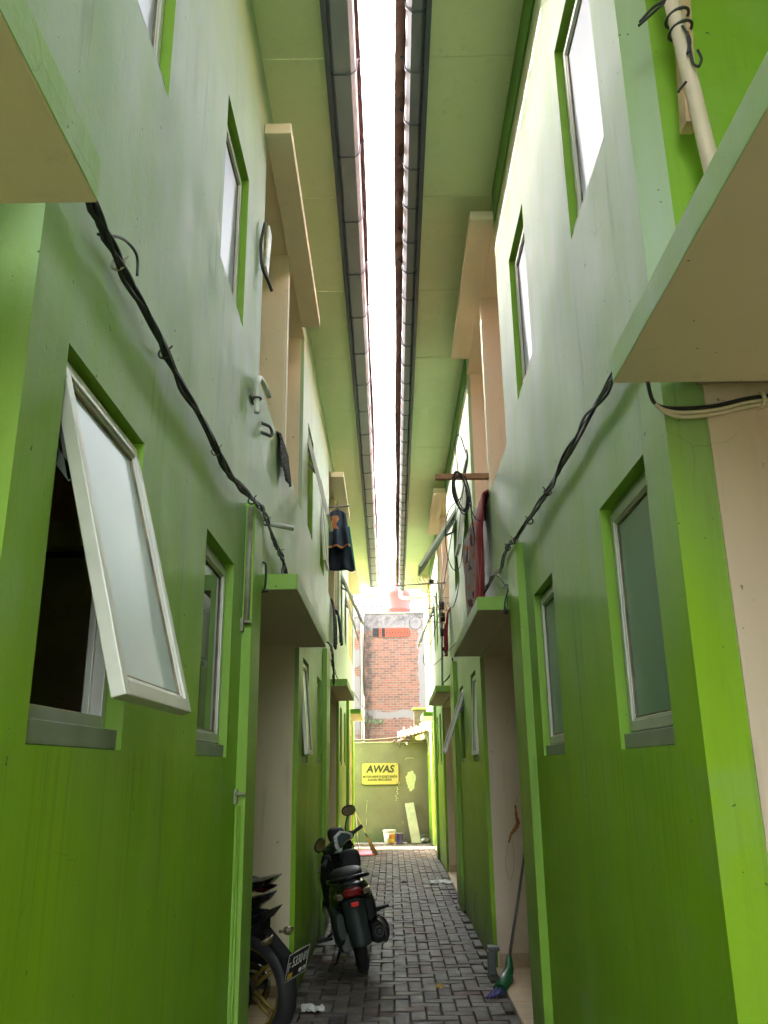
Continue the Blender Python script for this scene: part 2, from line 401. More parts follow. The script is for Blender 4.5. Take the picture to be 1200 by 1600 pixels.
tag(mb.build('pavement', M['concrete'], bevel=.004), kind='structure')

# ---------------------------------------------------------------- row houses
def wall_front(mb, s, Y0, Y1, z0, z1, holes, depth=.1):
    # recess heads get no reveal: their ceiling boxes start at the wall face
    ys = sorted({Y0, Y1} | {h[0] for h in holes} | {h[1] for h in holes}); zs = sorted({z0, z1} | {h[2] for h in holes} | {h[3] for h in holes})
    for i in range(len(ys) - 1):
        for j in range(len(zs) - 1):
            cy, cz = (ys[i] + ys[i + 1]) / 2, (zs[j] + zs[j + 1]) / 2
            if any(h[0] < cy < h[1] and h[2] < cz < h[3] for h in holes): continue
            q = [P(s, ys[i], zs[j], 0), P(s, ys[i + 1], zs[j], 0), P(s, ys[i + 1], zs[j + 1], 0), P(s, ys[i], zs[j + 1], 0)]
            mb.quad(q)
    for h in holes:
        for (ya, za, yb, zb) in ((h[0], h[2], h[1], h[2]), (h[1], h[2], h[1], h[3]), (h[1], h[3], h[0], h[3]), (h[0], h[3], h[0], h[2])):
            if za == zb and abs(za - z0) < 1e-6: continue
            if za == zb and za == h[3] and h[1] - h[0] > 1.2: continue
            mb.quad([P(s, ya, za, 0), P(s, yb, zb, 0), P(s, yb, zb, -depth), P(s, ya, za, -depth)], 1 if h[1] - h[0] < 1.2 else 0)

def window(parent, s, Y0, Y1, z0, z1, ang=0., glass='glass', sill='alu_dull'):
    fr = MB(); w = .032
    oi, oo = -.092, -.045
    sbox(fr, s, Y0 + .002, Y0 + w, z0 + .05, z1 - .002, oi, oo); sbox(fr, s, Y1 - w, Y1 - .002, z0 + .05, z1 - .002, oi, oo)
    sbox(fr, s, Y0 + w, Y1 - w, z1 - w - .012, z1 - .002, oi, oo); sbox(fr, s, Y0 + w, Y1 - w, z0 + .05, z0 + .05 + w, oi, oo)
    # stop bead inside
    sbox(fr, s, Y0 + w, Y0 + w + .014, z0 + .05 + w, z1 - w - .012, oi, oi + .018); sbox(fr, s, Y1 - w - .014, Y1 - w, z0 + .05 + w, z1 - w - .012, oi, oi + .018)
    f = fr.build('window', M['alu'], parent, bevel=.002)
    sl = MB(); sbox(sl, s, Y0 + .002, Y1 - .002, z0 + .002, z0 + .049, -.094, -.012); sl.build('sill', M[sill], f, bevel=.002)
    # sash hinged along the head, swinging out
    sa = MB(); pa = MB(); a = R(ang); Ya, Yb = Y0 + .012, Y1 - .012; zt = z1 - .03; hgt = zt - (z0 + .056); ob = -.044 if ang else -.062
    def Q(Y, d, t): # d down the sash, t out of the sash face
        return P(s, Y, zt - d * math.cos(a) + t * math.sin(a), ob + d * math.sin(a) + t * math.cos(a))
    def qb(mbb, Y0_, Y1_, d0, d1, t0, t1): mbb.box8([Q(Y, d, t) for d in (d0, d1) for Y in (Y0_, Y1_) for t in (t0, t1)])
    sw = .034
    qb(sa, Ya, Ya + sw, 0, hgt, 0, .03); qb(sa, Yb - sw, Yb, 0, hgt, 0, .03); qb(sa, Ya + sw, Yb - sw, 0, sw, 0, .03); qb(sa, Ya + sw, Yb - sw, hgt - sw, hgt, 0, .03)
    # thin glazing bead
    for (u0, u1, d0, d1) in ((Ya + sw, Ya + sw + .008, sw, hgt - sw), (Yb - sw - .008, Yb - sw, sw, hgt - sw), (Ya + sw + .008, Yb - sw - .008, sw, sw + .008), (Ya + sw + .008, Yb - sw - .008, hgt - sw - .008, hgt - sw)):
        qb(sa, u0, u1, d0, d1, .012, .024)
    se = MB(); g_ = .006
    for (u0, u1, d0, d1) in ((Ya + sw + .008, Ya + sw + .008 + g_, sw + .008, hgt - sw - .008), (Yb - sw - .008 - g_, Yb - sw - .008, sw + .008, hgt - sw - .008), (Ya + sw + .008 + g_, Yb - sw - .008 - g_, sw + .008, sw + .008 + g_), (Ya + sw + .008 + g_, Yb - sw - .008 - g_, hgt - sw - .008 - g_, hgt - sw - .008)):
        qb(se, u0, u1, d0, d1, .0142, .019)
    se.build('rubber_seal', M['seal'], f)
    sa.build('sash', M['alu'], f, bevel=.0025)
    qb(pa, Ya + sw - .004, Yb - sw + .004, sw - .004, hgt - sw + .004, .008, .014); pa.build('pane', M[glass], f)
    if ang > 3:
        for Y in (Ya + .004, Yb - .01):
            st = MB()
            dd = min(.28, hgt * .4); A = Q(Y, dd, .004); B = P(s, Y, zt - dd * .45 - .02, oo - .02); C_ = Q(Y, .06, .004); 
            for p0, p1 in ((A, B), (A, C_)):
                dirv = (p1 - p0); L = dirv.length; dirv.normalize(); sd = Vector((0, 1, 0)); up = dirv.cross(sd)
                st.box8([p0 + dirv * u + sd * v + up * t for t in (-.011, .011) for v in (-.002, .003) for u in (0, L)])
            st.build('stay_arm', M['steel_dark'], f)
    return f

def row_house(s, cfg, label):
    root = tag(empty('row_house', P(s, cfg['Y0'], 0, -1.5)), label, 'house')
    recs, wins, Y0, Y1 = cfg['recs'], cfg['wins'], cfg['Y0'], cfg['Y1']
    bei = 'beige' if s < 0 else 'beige_pink'
    holes = []
    for r in recs:
        holes.append((r['a'], r['b'], 0, r.get('zr', ZR)))
        if r.get('up', True): holes.append((r['ua'], r['ub'], r.get('zp', ZP), r.get('zc', ZC)))
    for w in wins: holes.append(w[:4])
    mb = MB(); wall_front(mb, s, Y0, Y1, 0, ZS, holes)
    # gables and back
    D = -4.2
    for Y in (Y0, Y1): mb.quad([P(s, Y, 0, 0), P(s, Y, 0, D), P(s, Y, ZS, D), P(s, Y, ZS, 0)]); mb.quad([P(s, Y, ZS, -.2), P(s, Y, ZS, D), P(s, Y, ZS + 2., D)])
    mb.quad([P(s, Y0, 0, D), P(s, Y1, 0, D), P(s, Y1, ZS + 2, D), P(s, Y0, ZS + 2, D)])
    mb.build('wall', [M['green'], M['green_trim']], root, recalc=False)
    # dim rooms behind the windows
    rm = MB(); rm.quad([P(s, Y0, 0, -1.45), P(s, Y1, 0, -1.45), P(s, Y1, ZS, -1.45), P(s, Y0, ZS, -1.45)])
    rm.quad([P(s, Y0, 2.75, -.1), P(s, Y1, 2.75, -.1), P(s, Y1, 2.75, -1.45), P(s, Y0, 2.75, -1.45)])
    rm.build('room_lining', M['dark_room'], root, recalc=False)
    for i, r in enumerate(recs):
        g = r.get('edge', .035); a, b, ua, ub = r['a'], r['b'], r['ua'], r['ub']
        lw = MB(); ZR_ = r.get('zr', ZR)
        sbox(lw, s, b - .008, b + .1, 0, ZR_ + .1, -1.4, -g)            # far cheek, faces the camera
        sbox(lw, s, a - .1, a + .008, 0, ZR_ + .1, -1.4, -.05)
        sbox(lw, s, a - .1, b + .1, 0, ZR_ + .1, -1.5, -1.4)
        if g > .1:
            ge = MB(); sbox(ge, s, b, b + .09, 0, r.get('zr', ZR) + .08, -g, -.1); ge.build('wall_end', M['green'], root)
        lw.build('porch_wall', M[bei], root)
        if r.get('up', True):
            uw = MB(); zf = 2.62; zc_ = r.get('zc', ZC)
            sbox(uw, s, ub - (.008 if 'um' not in r else 0), ub + .1, zf, zc_, -1.2, -.03 if 'um' not in r else -.1); sbox(uw, s, ua - .1, ua + .008, zf, zc_, -1.2, -.03)
            sbox(uw, s, ua - .1, ub + .1, zf, zc_, -1.3, -1.2)
            pm = r.get('part')
            if pm: sbox(uw, s, pm, pm + .09, zf, zc_, -1.2, -.012)
            uw.build('balcony_wall', M[r.get('um', bei)], root)
            if pm:
                pe = MB(); sbox(pe, s, pm + .003, pm + .087, ZP, zc_, -.012, .004); pe.build('partition_edge', M['cream'], root)
            uc = MB(); sbox(uc, s, ua, ub, zc_, zc_ + .05, -1.2, -.001); uc.build('balcony_ceiling', M['cream'], root)
            bf = MB(); sbox(bf, s, ua, ub, 2.56, 2.62, -1.25, -.1); bf.build('balcony_floor', M['concrete'], root)
            ins = MB(); ins.quad([P(s, ua, 2.62, -.1), P(s, ub, 2.62, -.1), P(s, ub, r.get('zp', ZP), -.1), P(s, ua, r.get('zp', ZP), -.1)])
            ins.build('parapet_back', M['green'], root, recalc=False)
        cl = MB(); sbox(cl, s, a + .008, b - .008, ZR_, ZR_ + .06, -1.4, -.002); cl.build('porch_ceiling', M['cream'], root)
        ft = MB(); sbox(ft, s, a + .008, b - .008, -.02, r.get('fl', .02), -1.4, -.005); ft.build('porch_floor', M['floor_tile'], root)
        sk = MB(); sbox(sk, s, b - .02, b - .0081, r.get('fl', .02), .12, -1.4, -g - .01); sk.build('skirting', M['skirt'], root)
        # canopies
        c0, c1, zc, pr = r['can']
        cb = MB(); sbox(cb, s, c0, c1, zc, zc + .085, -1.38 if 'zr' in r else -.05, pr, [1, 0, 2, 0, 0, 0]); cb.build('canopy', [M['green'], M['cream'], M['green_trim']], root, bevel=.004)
        if 'ucan' in r:
            c0, c1, zc, pr = r['ucan']
            cb = MB(); sbox(cb, s, c0, c1, zc, zc + .07, .001, pr, [1, 0, 0, 0, 0, 0]); cb.build('balcony_canopy', [M['cream'], M['cream']], root, bevel=.004)
    for (a, b) in cfg['fins']:
        fm = MB(); sbox(fm, s, a, b - .004, 0, 2.79, -.02, .045); fm.build('pilaster', M['green_trim'], root, bevel=.004)
    for w in wins: window(root, s, *w)
    # eaves
    of, og, ot = cfg['eave']
    sf = MB(); seams = [Y0 - .3 + 1.22 * i for i in range(int((Y1 - Y0 + .6) / 1.22) + 1)] + [Y1 + .3]
    for i in range(len(seams) - 1): sbox(sf, s, seams[i] + .003, seams[i + 1] - .003, ZS, ZS + .012, -.3, of)
    sf.build('soffit', M['soffit'], root)
    fa = MB(); sbox(fa, s, Y0 - .3, Y1 + .3, ZS - .03, ZS + .15, of, of + .028); fa.build('fascia', M['fascia'], root, bevel=.003)
    gu = MB(); L = Y1 - Y0 + .6; prof = [(of + .028, ZS + .10), (of + .03, ZS + .01), (of + .05, ZS - .004), (og - .03, ZS - .002), (og - .005, ZS + .02), (og, ZS + .10), (og - .012, ZS + .11)]
    Y = Y0 - .3; n = int(round(L / cfg['pitch'])); ln = L / n
    for i in range(n):
        for (p, q) in zip(prof[:-1], prof[1:]):
            gu.quad([P(s, Y + .001, p[1], p[0]), P(s, Y + ln - .001, p[1], p[0]), P(s, Y + ln - .001, q[1], q[0]), P(s, Y + .001, q[1], q[0])])
        Y += ln
    gu.build('gutter', M['gutter' if s < 0 else 'gutter_dark'], root, recalc=False, solid=.003)
    Y = Y0 - .3
    for i in range(n + 1):
        bk = MB(); bk.tube([P(s, Y, z - .006 if k < 4 else z, o + (.006 if k > 3 else 0)) for k, (o, z) in enumerate(prof[:6])] + [P(s, Y + .03, ZS + .15, og + .03)], .0055, 5); Y += ln
        bk.build('gutter_bracket', M['fascia'], root, recalc=True)
    # clay tiles: wavy courses climbing from the eave
    tl = MB(); slope = .50; course = .32; pit = .215
    nc = 16; Yn = int(L / (pit / 8))
    for c in range(nc):
        o0 = ot - c * course; o1 = o0 - course - .04
        if c > 9: step = 4
        else: step = 1
        zt0 = cfg['ztile'] + (ot - o0) * slope + .0; zt1 = cfg['ztile'] + (ot - o1) * slope - .03
        m = Yn // step; b0 = len(tl.v)
        for i in range(m + 1):
            Yy = Y0 - .3 + L * i / m; wv = (.5 + .5 * math.cos(2 * math.pi * Yy / pit)) ** 1.6 * .045; jit = .006 * math.sin(math.floor(Yy / pit) * 12.9 + c)
            for (o, z) in ((o0 + jit + (.004 if c == 0 else 0), zt0 - (.05 if c == 0 else .014) + wv), (o0 + jit, zt0 + wv), (o1, zt1 + wv)):
                tl.v.append(tuple(P(s, Yy, z, o)))
        for i in range(m):
            for k in range(2):
                q = b0 + i * 3 + k; tl.f.append((q, q + 3, q + 4, q + 1)); tl.mi.append(0); tl.sm.append(k == 1)
    tl.build('roof', M['tile'], root, recalc=False, solid=0)
    # sheet under the tiles so that no sun leaks through
    us = MB(); us.quad([P(s, Y0 - .3, ZS + .115, og - .05), P(s, Y1 + .3, ZS + .115, og - .05), P(s, Y1 + .3, cfg['ztile'] + 4.8 * slope - .05, ot - 4.8), P(s, Y0 - .3, cfg['ztile'] + 4.8 * slope - .05, ot - 4.8)])
    us.build('roof_underlay', M['fascia'], root, recalc=False, solid=.01)
    # downpipe at the far end of the gutter
    e = Y1 + .22; oc = (of + og) / 2 + .02
    dp = MB(); dp.tube([P(s, e, ZS + .0, oc), P(s, e, ZS - .13, oc)] + [P(s, e, ZS - .13 - .07 * math.sin(t), oc - .07 * (1 - math.cos(t))) for t in (R(30), R(60), R(90))] + [P(s, e, ZS - .2, -.4)], .042, 14)
    dp.tube([P(s, e, ZS - .1, oc), P(s, e, ZS - .02, oc)], .049, 14)
    dp.build('downpipe', M['pvc'], root)
    return root

z1, z2, u1, u2 = 1.60, 2.42, 3.58, 4.54
left = dict(Y0=-2.0, Y1=18.1, eave=(.36, .535, .560), ztile=5.60, pitch=.70,
    recs=[dict(zr=2.75, a=-1.2, b=1.39, ua=-1.2, ub=1.0, edge=.75, can=(-1.1, 1.15, 2.44, .20)),
          dict(fl=.05, a=4.12, b=6.47, ua=4.08, ub=6.45, part=5.22, can=(4.3, 6.5, 2.455, .205), ucan=(3.97, 6.2, 5.085, .155)),
          dict(a=9.52, b=12.15, ua=9.72, ub=12.15, part=10.9, can=(9.88, 12.1, 2.47, .22), ucan=(9.95, 11.9, 5.085, .17)),
          dict(a=15.1, b=17.75, ua=15.3, ub=17.7, can=(15.2, 17.6, 2.48, .22), ucan=(15.5, 17.4, 5.085, .17))],
    fins=[(3.84, 4.12), (8.98, 9.52), (14.5, 15.1)],
    wins=[(1.575, 2.15, z1, z2, 15, 'glass_pale'), (3.0, 3.58, z1, z2, 0, 'glass_clear'), (6.80, 7.32, z1, z2, 5, 'glass'), (8.22, 8.72, z1, z2, 0, 'glass'),
          (12.5, 13.0, z1, z2, 0, 'glass'), (13.7, 14.2, z1, z2, 0, 'glass'),
          (1.50, 2.12, u1, u2, 0, 'glass_sky'), (2.98, 3.55, u1, u2 - .12, 0, 'glass_sky'), (6.92, 7.48, u1, u2, 14, 'glass'), (8.46, 8.98, u1, u2, 5, 'glass'),
          (12.6, 13.1, u1, u2, 24, 'glass'), (14.0, 14.5, u1, u2, 16, 'glass')])
rightc = dict(Y0=-2.0, Y1=18.5, eave=(.50, .635, .695), ztile=5.56, pitch=.41,
    recs=[dict(zr=2.70, a=-.8, b=2.12, ua=-.8, ub=2.12, zp=2.72, um='green_trim', edge=.115, can=(-.8, 2.02, 2.52, .163)),
          dict(a=5.05, b=7.42, ua=5.07, ub=7.43, part=6.03, can=(5.1, 7.35, 2.475, .235), zc=5.24, ucan=(5.0, 7.1, 5.235, .17)),
          dict(a=10.9, b=13.8, ua=11.05, ub=13.8, part=12.3, can=(11.1, 13.65, 2.49, .22), zc=5.24, ucan=(11.1, 13.3, 5.235, .17)),
          dict(a=16.3, b=18.2, ua=16.5, ub=18.0, can=(16.4, 18.1, 2.49, .22), zc=5.24, ucan=(16.6, 18.2, 5.235, .17))],
    fins=[(4.66, 5.05), (10.3, 10.9), (15.8, 16.3)],
    wins=[(2.34, 2.90, z1, z2 + .02, 0, 'glass'), (3.87, 4.42, z1, z2 + .01, 0, 'glass'), (7.88, 8.40, z1, z2, 3, 'glass'), (9.42, 9.94, z1, z2, 20, 'glass'),
          (14.2, 14.7, z1, z2, 0, 'glass'), (15.2, 15.6, z1, z2, 0, 'glass'),
          (2.38, 2.95, u1 + .04, u2 + .05, 0, 'glass_sky'), (3.96, 4.52, u1 + .04, u2 + .03, 0, 'glass_sky'), (7.9, 8.42, u1, u2, 8, 'glass'), (9.4, 9.94, u1, u2, 33, 'glass'),
          (14.2, 14.7, u1, u2, 0, 'glass'), (15.2, 15.65, u1, u2, 22, 'glass')])
HL = row_house(-1, left, 'green row house on the left, its nearest frosted window swung wide open')
HR = row_house(1, rightc, 'green row house on the right with a sunlit streak below its eaves')
# darker green strip under the right soffit, slightly proud of the wall
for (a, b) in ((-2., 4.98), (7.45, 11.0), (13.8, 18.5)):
    fb = MB(); sbox(fb, 1, a, b, 5.2, 5.448, -.005, .012); fb.build('green_band', M['green_dark'], HR, bevel=.003)

# ---------------------------------------------------------------- the yard behind
def M4(loc, rx=0, ry=0, rz=0): return Matrix.Translation(loc) @ Matrix.Rotation(rz, 4, 'Z') @ Matrix.Rotation(ry, 4, 'Y') @ Matrix.Rotation(rx, 4, 'X')
M['white_paint'] = simple('dry_white_paint', (.36, .37, .25), .7, sc=14, var=.2)
M['yellow'] = simple('yellow_sign_paint', (.32, .24, .085), .5, var=.05, sc=4)
M['ink'] = simple('dark_brown_ink', (.02, .016, .01), .6)
M['lime'] = plaster('bright_lime_paint', (.20, .235, .035), (.18, .21, .03), (.6, .7, .2), .2, .5)
# grey boundary wall
fw = empty('boundary_wall', (0, 19.42, 0))
tag(fw, 'grey plastered boundary wall closing the far end of the alley, carrying the yellow sign', 'wall')
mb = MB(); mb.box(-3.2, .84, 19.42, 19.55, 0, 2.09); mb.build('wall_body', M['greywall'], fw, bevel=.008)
mb = MB(); mb.box(-3.2, .80, 19.405, 19.57, 2.0905, 2.115); mb.build('coping', M['concrete'], fw, bevel=.006)
def blob(mb, cx, cz, w, h, y, n=26, seed=1, rough=.22):
    r_ = random.Random(seed); pts = []
    for i in range(n):
        a = 2 * math.pi * i / n; k = 1 + r_.uniform(-rough, rough * .6)
        pts.append((cx + w * math.cos(a) * k * (1 - .25 * math.sin(-a)), y, cz + h * math.sin(a) * k))
    b = len(mb.v); mb.v += pts + [(p[0], y + .004, p[2]) for p in pts]
    mb.f.append(tuple(range(b, b + n))); mb.mi.append(0); mb.sm.append(False)
    for i in range(n): mb.f.append((b + i, b + (i + 1) % n, b + n + (i + 1) % n, b + n + i)); mb.mi.append(0); mb.sm.append(False)
mb = MB(); blob(mb, .435, 1.27, .105, .215, 19.417, 44, 5, .16); mb.build('paint_patch', M['white_paint'], fw)
mb = MB()
for i in range(9): blob(mb, .17 - .008 * i + rnd.uniform(-.03, .03), 1.23 - .045 * i, .012, .016, 19.417, 9, i + 20)
mb.build('paint_drips', M['white_paint'], fw)
mb = MB()
for (x, za, zb) in ((-.555, .62, .80), (-.56, .36, .50), (-.545, .83, .87), (.24, .38, .44)): mb.tube([(x, 19.417, za), (x + .01, 19.417, zb)], .004, 5)
mb.tube([(.33, 19.416, 1.72), (.34, 19.414, 1.755), (.43, 19.414, 1.76), (.52, 19.416, 1.75)], .006, 5)
mb.build('scratch_mark', M['white_paint'], fw)
# sign
sg = empty('warning_sign', (-.245, 19.40, 1.43)); tag(sg, 'yellow warning board with dark lettering on the grey end wall', 'sign')
mb = MB(); mb.loft([(-.012, 0, 0, .41, .228), (.012, 0, 0, .41, .228)], n=40, pw=14); mb.build('board', M['yellow'], sg, local=True, bevel=.003)
mb = MB(); mb.loft([(-.006, 0, -.006, .418, .236), (.010, 0, -.006, .418, .236)], n=40, pw=14); mb.build('backing', M['ink'], sg, local=True)
TM = Matrix.Rotation(R(90), 4, 'X')
text_obj('lettering', 'AWAS', .21, M['ink'], sg, Matrix.Translation((.0, -.0135, .095)) @ TM, shear=.18, extrude=.001, sx=1.02, bold=.008)
text_obj('lettering', 'MOTOR HARAP DI KUNCI GANDA', .070, M['ink'], sg, Matrix.Translation((0, -.0135, -.062)) @ TM, extrude=.001, sx=.70, bold=.0022)
text_obj('lettering', 'RAWAN PENCURIAN', .070, M['ink'], sg, Matrix.Translation((-.01, -.0135, -.130)) @ TM, extrude=.001, sx=.80, bold=.0022)
for (x, z) in ((-.37, .19), (.37, .19), (-.37, -.19), (.37, -.19)):
    mb = MB(); mb.loft([(-.016, x, z, .009, .009), (-.012, x, z, .012, .012)], n=12, pw=2); mb.build('screw', M['steel_dark'], sg, local=True)
# yard building on the right with its door
yb = empty('yard_house', (.86, 18.6, 0)); tag(yb, 'lime green outbuilding with a narrow dark door beside the grey end wall', 'outbuilding')
mb = MB(); c = []
xa, xb = P(1, 18.52, 0, 0).x - .0, .80
def yw(y, d): return xa + (xb - xa) * (y - 18.52) / (19.9 - 18.52) + d
for (ya, yb_, z0, z1_) in ((18.52, 18.78, 0, 5.0), (19.18, 19.41, 0, 5.0), (18.78, 19.18, 1.85, 5.0), (19.41, 24, 2.2, 2.6)):
    mb.box8([(yw(y, d), y, z) for z in (z0, z1_) for y in (ya, yb_) for d in (0, .14)])
mb.build('wall', M['lime'], yb)
mb = MB()
for (ya, yb_, z0, z1_) in ((18.78, 18.82, 0, 1.85), (19.14, 19.18, 0, 1.85), (18.82, 19.14, 1.81, 1.85)):
    mb.box8([(yw(y, d), y, z) for z in (z0, z1_) for y in (ya, yb_) for d in (-.02, .06)])
mb.build('door_frame', M['green_trim'], yb)
mb = MB(); mb.box8([(yw(y, d), y, z) for z in (0.02, 1.8) for y in (18.825, 19.135) for d in (.08, .11)]); dr = mb.build('door', M['dark_room'], yb)
mb = MB(); mb.tube([(yw(18.87, .08), 18.87, .93), (yw(18.87, .02), 18.87, .93), (yw(18.93, .02), 18.93, .93)], .012, 8); mb.build('handle', M['steel_dark'], dr)
# small far canopy box above the lean-to
mb = MB(); mb.box8([(x, y, z) for z in (2.42, 2.95) for y in (21.6, 22.2) for x in (.60, 1.1)]); mb.build('water_box', M['wood_far'], yb, bevel=.01)
mb = MB(); mb.box(.56, 1.15, 21.55, 22.25, 2.951, 3.0); mb.build('box_lid', M['lime'], yb, bevel=.006)
# timber lean-to on the wall
aw = empty('lean_to', (.5, 19.3, 2.1)); tag(aw, 'small timber lean-to with a pale sloping sheet above the grey end wall', 'awning')
mb = MB()
mb.tube([(.17, 19.3, 2.13), (.80, 18.9, 2.31)], .022, 6); mb.build('front_beam', M['wood_far'], aw)
mb = MB(); mb.box(.22, .80, 19.2, 19.25, 2.10, 2.14); mb.build('lower_beam', M['wood_far'], aw, bevel=.004)
for x in (.30, .47, .60, .74):
    mb = MB(); mb.box8([Vector((x + dx, y, z + dz)) for (y, z) in ((19.0, 2.13 + (x - .2) * .24), (20.3, 2.42 + (x - .2) * .1)) for dz in (0, .045) for dx in (0, .028)]); mb.build('rafter', M['wood'], aw)
mb = MB(); mb.grid(lambda u, v: Vector((.16 + .66 * u, 18.95 + 1.5 * v, 2.17 + .15 * u + .20 * v + .008 * math.sin(u * 50))), 60, 2); mb.build('roof_sheet', M['wood_far'], aw, recalc=False, solid=.006)
mb = MB(); mb.box(.42, .56, 19.3, 19.34, 2.145, 2.215); mb.build('white_board', M['panel'], aw)
mb = MB(); mb.loft([(2.03, .38, 19.36, .012, .012), (2.045, .38, 19.36, .035, .035), (2.065, .38, 19.36, .04, .04), (2.09, .38, 19.36, .022, .022), (2.12, .38, 19.36, .014, .014)], axis='z', pw=2, n=16); mb.build('light_bulb', M['panel'], aw)
mb = MB(); mb.tube(spl([(-3.2, 19.40, 2.135), (-.9, 19.38, 2.15), (-.3, 19.38, 2.16), (.1, 19.36, 2.19), (.25, 19.34, 2.22)], 4), .022, 8)
tag(mb.build('water_pipe', M['wood_far']), 'pale pipe laid along the top of the grey end wall', 'pipe')
mb = MB(); mb.tube(spl([(.05, 19.36, 2.10), (.16, 19.35, 2.17), (.23, 19.34, 2.14)], 5), .02, 7); mb.tube(spl([(.19, 19.37, 2.12), (.21, 19.36, 2.05), (.18, 19.38, 2.02), (.22, 19.38, 1.98)], 5), .012, 6)
tag(mb.build('torn_rag', M['wood_far']), 'pale torn rag hanging over the top edge of the grey end wall', 'rag')

# ---------------------------------------------------------------- neighbours beyond
bb = empty('brick_house', (0, 24, 0)); tag(bb, 'tall bare brick house wall with sooty plaster top beyond the alley', 'house')
mb = MB(); mb.box(-.74, 3.4, 24.0, 28, 0, 5.84); mb.build('wall', M['brick'], bb, bevel=.01)
mb = MB(); mb.box(-.78, 3.4, 23.97, 24.2, 5.841, 5.875); mb.build('coping', M['concrete'], bb, bevel=.008)
M['vent_red'] = simple('red_vent_block', (.30, .06, .035), .8, var=.25); M['dark_hole'] = simple('sooty_hole', (.03, .025, .025), .9)
vp = MB(); vp.box(-.47, .585, 23.992, 24.0005, 5.17, 5.42); vp.build('vent_recess', M['dark_hole'], bb)
for i in range(12):
    x0 = -.465 + i * .0875; v = MB()
    for (a0, a1, b0, b1) in ((0, .078, 5.405, 5.42), (0, .078, 5.17, 5.185), (0, .012, 5.185, 5.405), (.066, .078, 5.185, 5.405)): v.box(x0 + a0, x0 + a1, 23.965, 23.9915, b0, b1)
    for (pa, pb) in (((.012, 5.185), (.066, 5.295)), ((.012, 5.295), (.066, 5.405)), ((.066, 5.185), (.012, 5.295)), ((.066, 5.295), (.012, 5.405))):
        d = Vector((pb[0] - pa[0], 0, pb[1] - pa[1])).normalized(); n_ = Vector((-d.z, 0, d.x)) * .007
        A = Vector((x0 + pa[0], 0, pa[1])); B = Vector((x0 + pb[0], 0, pb[1]))
        v.box8([q + k * n_ + Vector((0, yy, 0)) for q in (A, B) for k in (-1, 1) for yy in (23.97, 23.99)])
    v.build('vent_block', M['dark_hole'] if i in (0, 1, 3) else M['vent_red'], bb)
lb = empty('old_house', (-2, 23.7, 0)); tag(lb, 'old house with peeling plaster left of the brick wall, pale tiled roof', 'house')
mb = MB(); mb.box(-4.5, -.83, 23.75, 26.5, 0, 5.74); mb.build('wall', M['brick'], lb, bevel=.01)
M['tile_pale'] = simple('pale_pink_roof_tile', (.30, .19, .175), .7, sc=10, var=.2, bump=.2)
def pale_roof(u, v):
    x = -4.8 + 4.55 * u; y = 26.8 + 2.2 * v; ph = v * 14 % 1
    return Vector((x, y, 6.05 + .95 * v + .022 * math.cos(2 * math.pi * x / .16) - .03 * ph))
mb = MB(); mb.grid(pale_roof, 220, 84); mb.build('roof', M['tile_pale'], lb, recalc=False)
mb = MB()
for i in range(30): mb.loft([(-.085, 0, 0, .065, .06), (.085, 0, 0, .055, .05)], n=10, pw=2, axis='x', T=Matrix.Translation((-4.7 + i * .152, 29.05, 7.0 + .02 * (i % 2))))
mb.build('ridge_tile', M['steel_dark'], lb)
mb = MB(); mb.box(-4.6, -.3, 26.9, 30, 4, 6.03); mb.build('upper_wall', M['cream'], lb)
mb = MB(); mb.tube([(-.785, 23.68, 0.2), (-.785, 23.68, 5.66), (-.76, 23.70, 5.74), (-.70, 23.75, 5.76)], .024, 10)
tag(mb.build('drain_pipe', M['panel']), 'thin white drain pipe running up between the brick wall and old house', 'pipe')
# roof water tank
M['tank'] = simple('orange_red_plastic_tank', (.34, .035, .022), .5, sc=3, var=.06, obj=True)
wt = empty('water_tank', (.27, 26.3, 5.9)); tag(wt, 'orange red plastic water tank on the roof behind the brick wall', 'water tank')
mb = MB(); mb.loft([(0, 0, 0, .43, .43), (.06, 0, 0, .445, .445), (.40, 0, 0, .44, .44), (.43, 0, 0, .452, .452), (.47, 0, 0, .452, .452), (.5, 0, 0, .44, .44), (.92, 0, 0, .44, .44), (.97, 0, 0, .45, .45), (1.02, 0, 0, .43, .43), (1.16, 0, 0, .32, .32), (1.22, 0, 0, .22, .22)], n=40, pw=2, axis='z'); mb.build('tank_body', M['tank'], wt, local=True)
mb = MB(); mb.loft([(1.20, 0, 0, .19, .19), (1.27, 0, 0, .19, .19), (1.30, 0, 0, .15, .15)], n=30, pw=2, axis='z'); mb.build('lid', M['tank'], wt, local=True)
mb = MB(); mb.tube(spl([(-6, 25.5, 7.1), (0, 25.5, 6.95), (6, 25.5, 7.2)], 8), .009, 5); tag(mb.build('overhead_wire', M['cable']), 'thin overhead wire crossing the sky beyond the eaves', 'wire')
# weeds growing on the brick wall
M['leaf'] = simple('fresh_leaf', (.05, .09, .03), .5, var=.3)
mb = MB()
for i in range(60):
    x = rnd.uniform(-.76, -.2); z = 2.80 + rnd.gauss(0, .03) + (.0 if x < -.4 else -.02); s_ = rnd.uniform(.02, .045); a_ = rnd.uniform(0, 6.3); b_ = rnd.uniform(-.6, .6)
    c_ = Vector((x, 23.93 + rnd.uniform(-.04, .04), z)); u_ = Vector((math.cos(a_), -.4, math.sin(a_))) * s_; w_ = Vector((-math.sin(a_), b_, math.cos(a_))) * s_ * .4
    mb.quad([c_ - u_, c_ + w_, c_ + u_, c_ - w_])
mb.tube(spl([(-.77, 23.95, 2.78), (-.45, 23.94, 2.81), (-.13, 23.95, 2.79)], 5), .008, 5)
tag(mb.build('wall_weed', M['leaf'], recalc=False), 'small green weed sprouting from the sooty corner of the brick wall', 'plant')

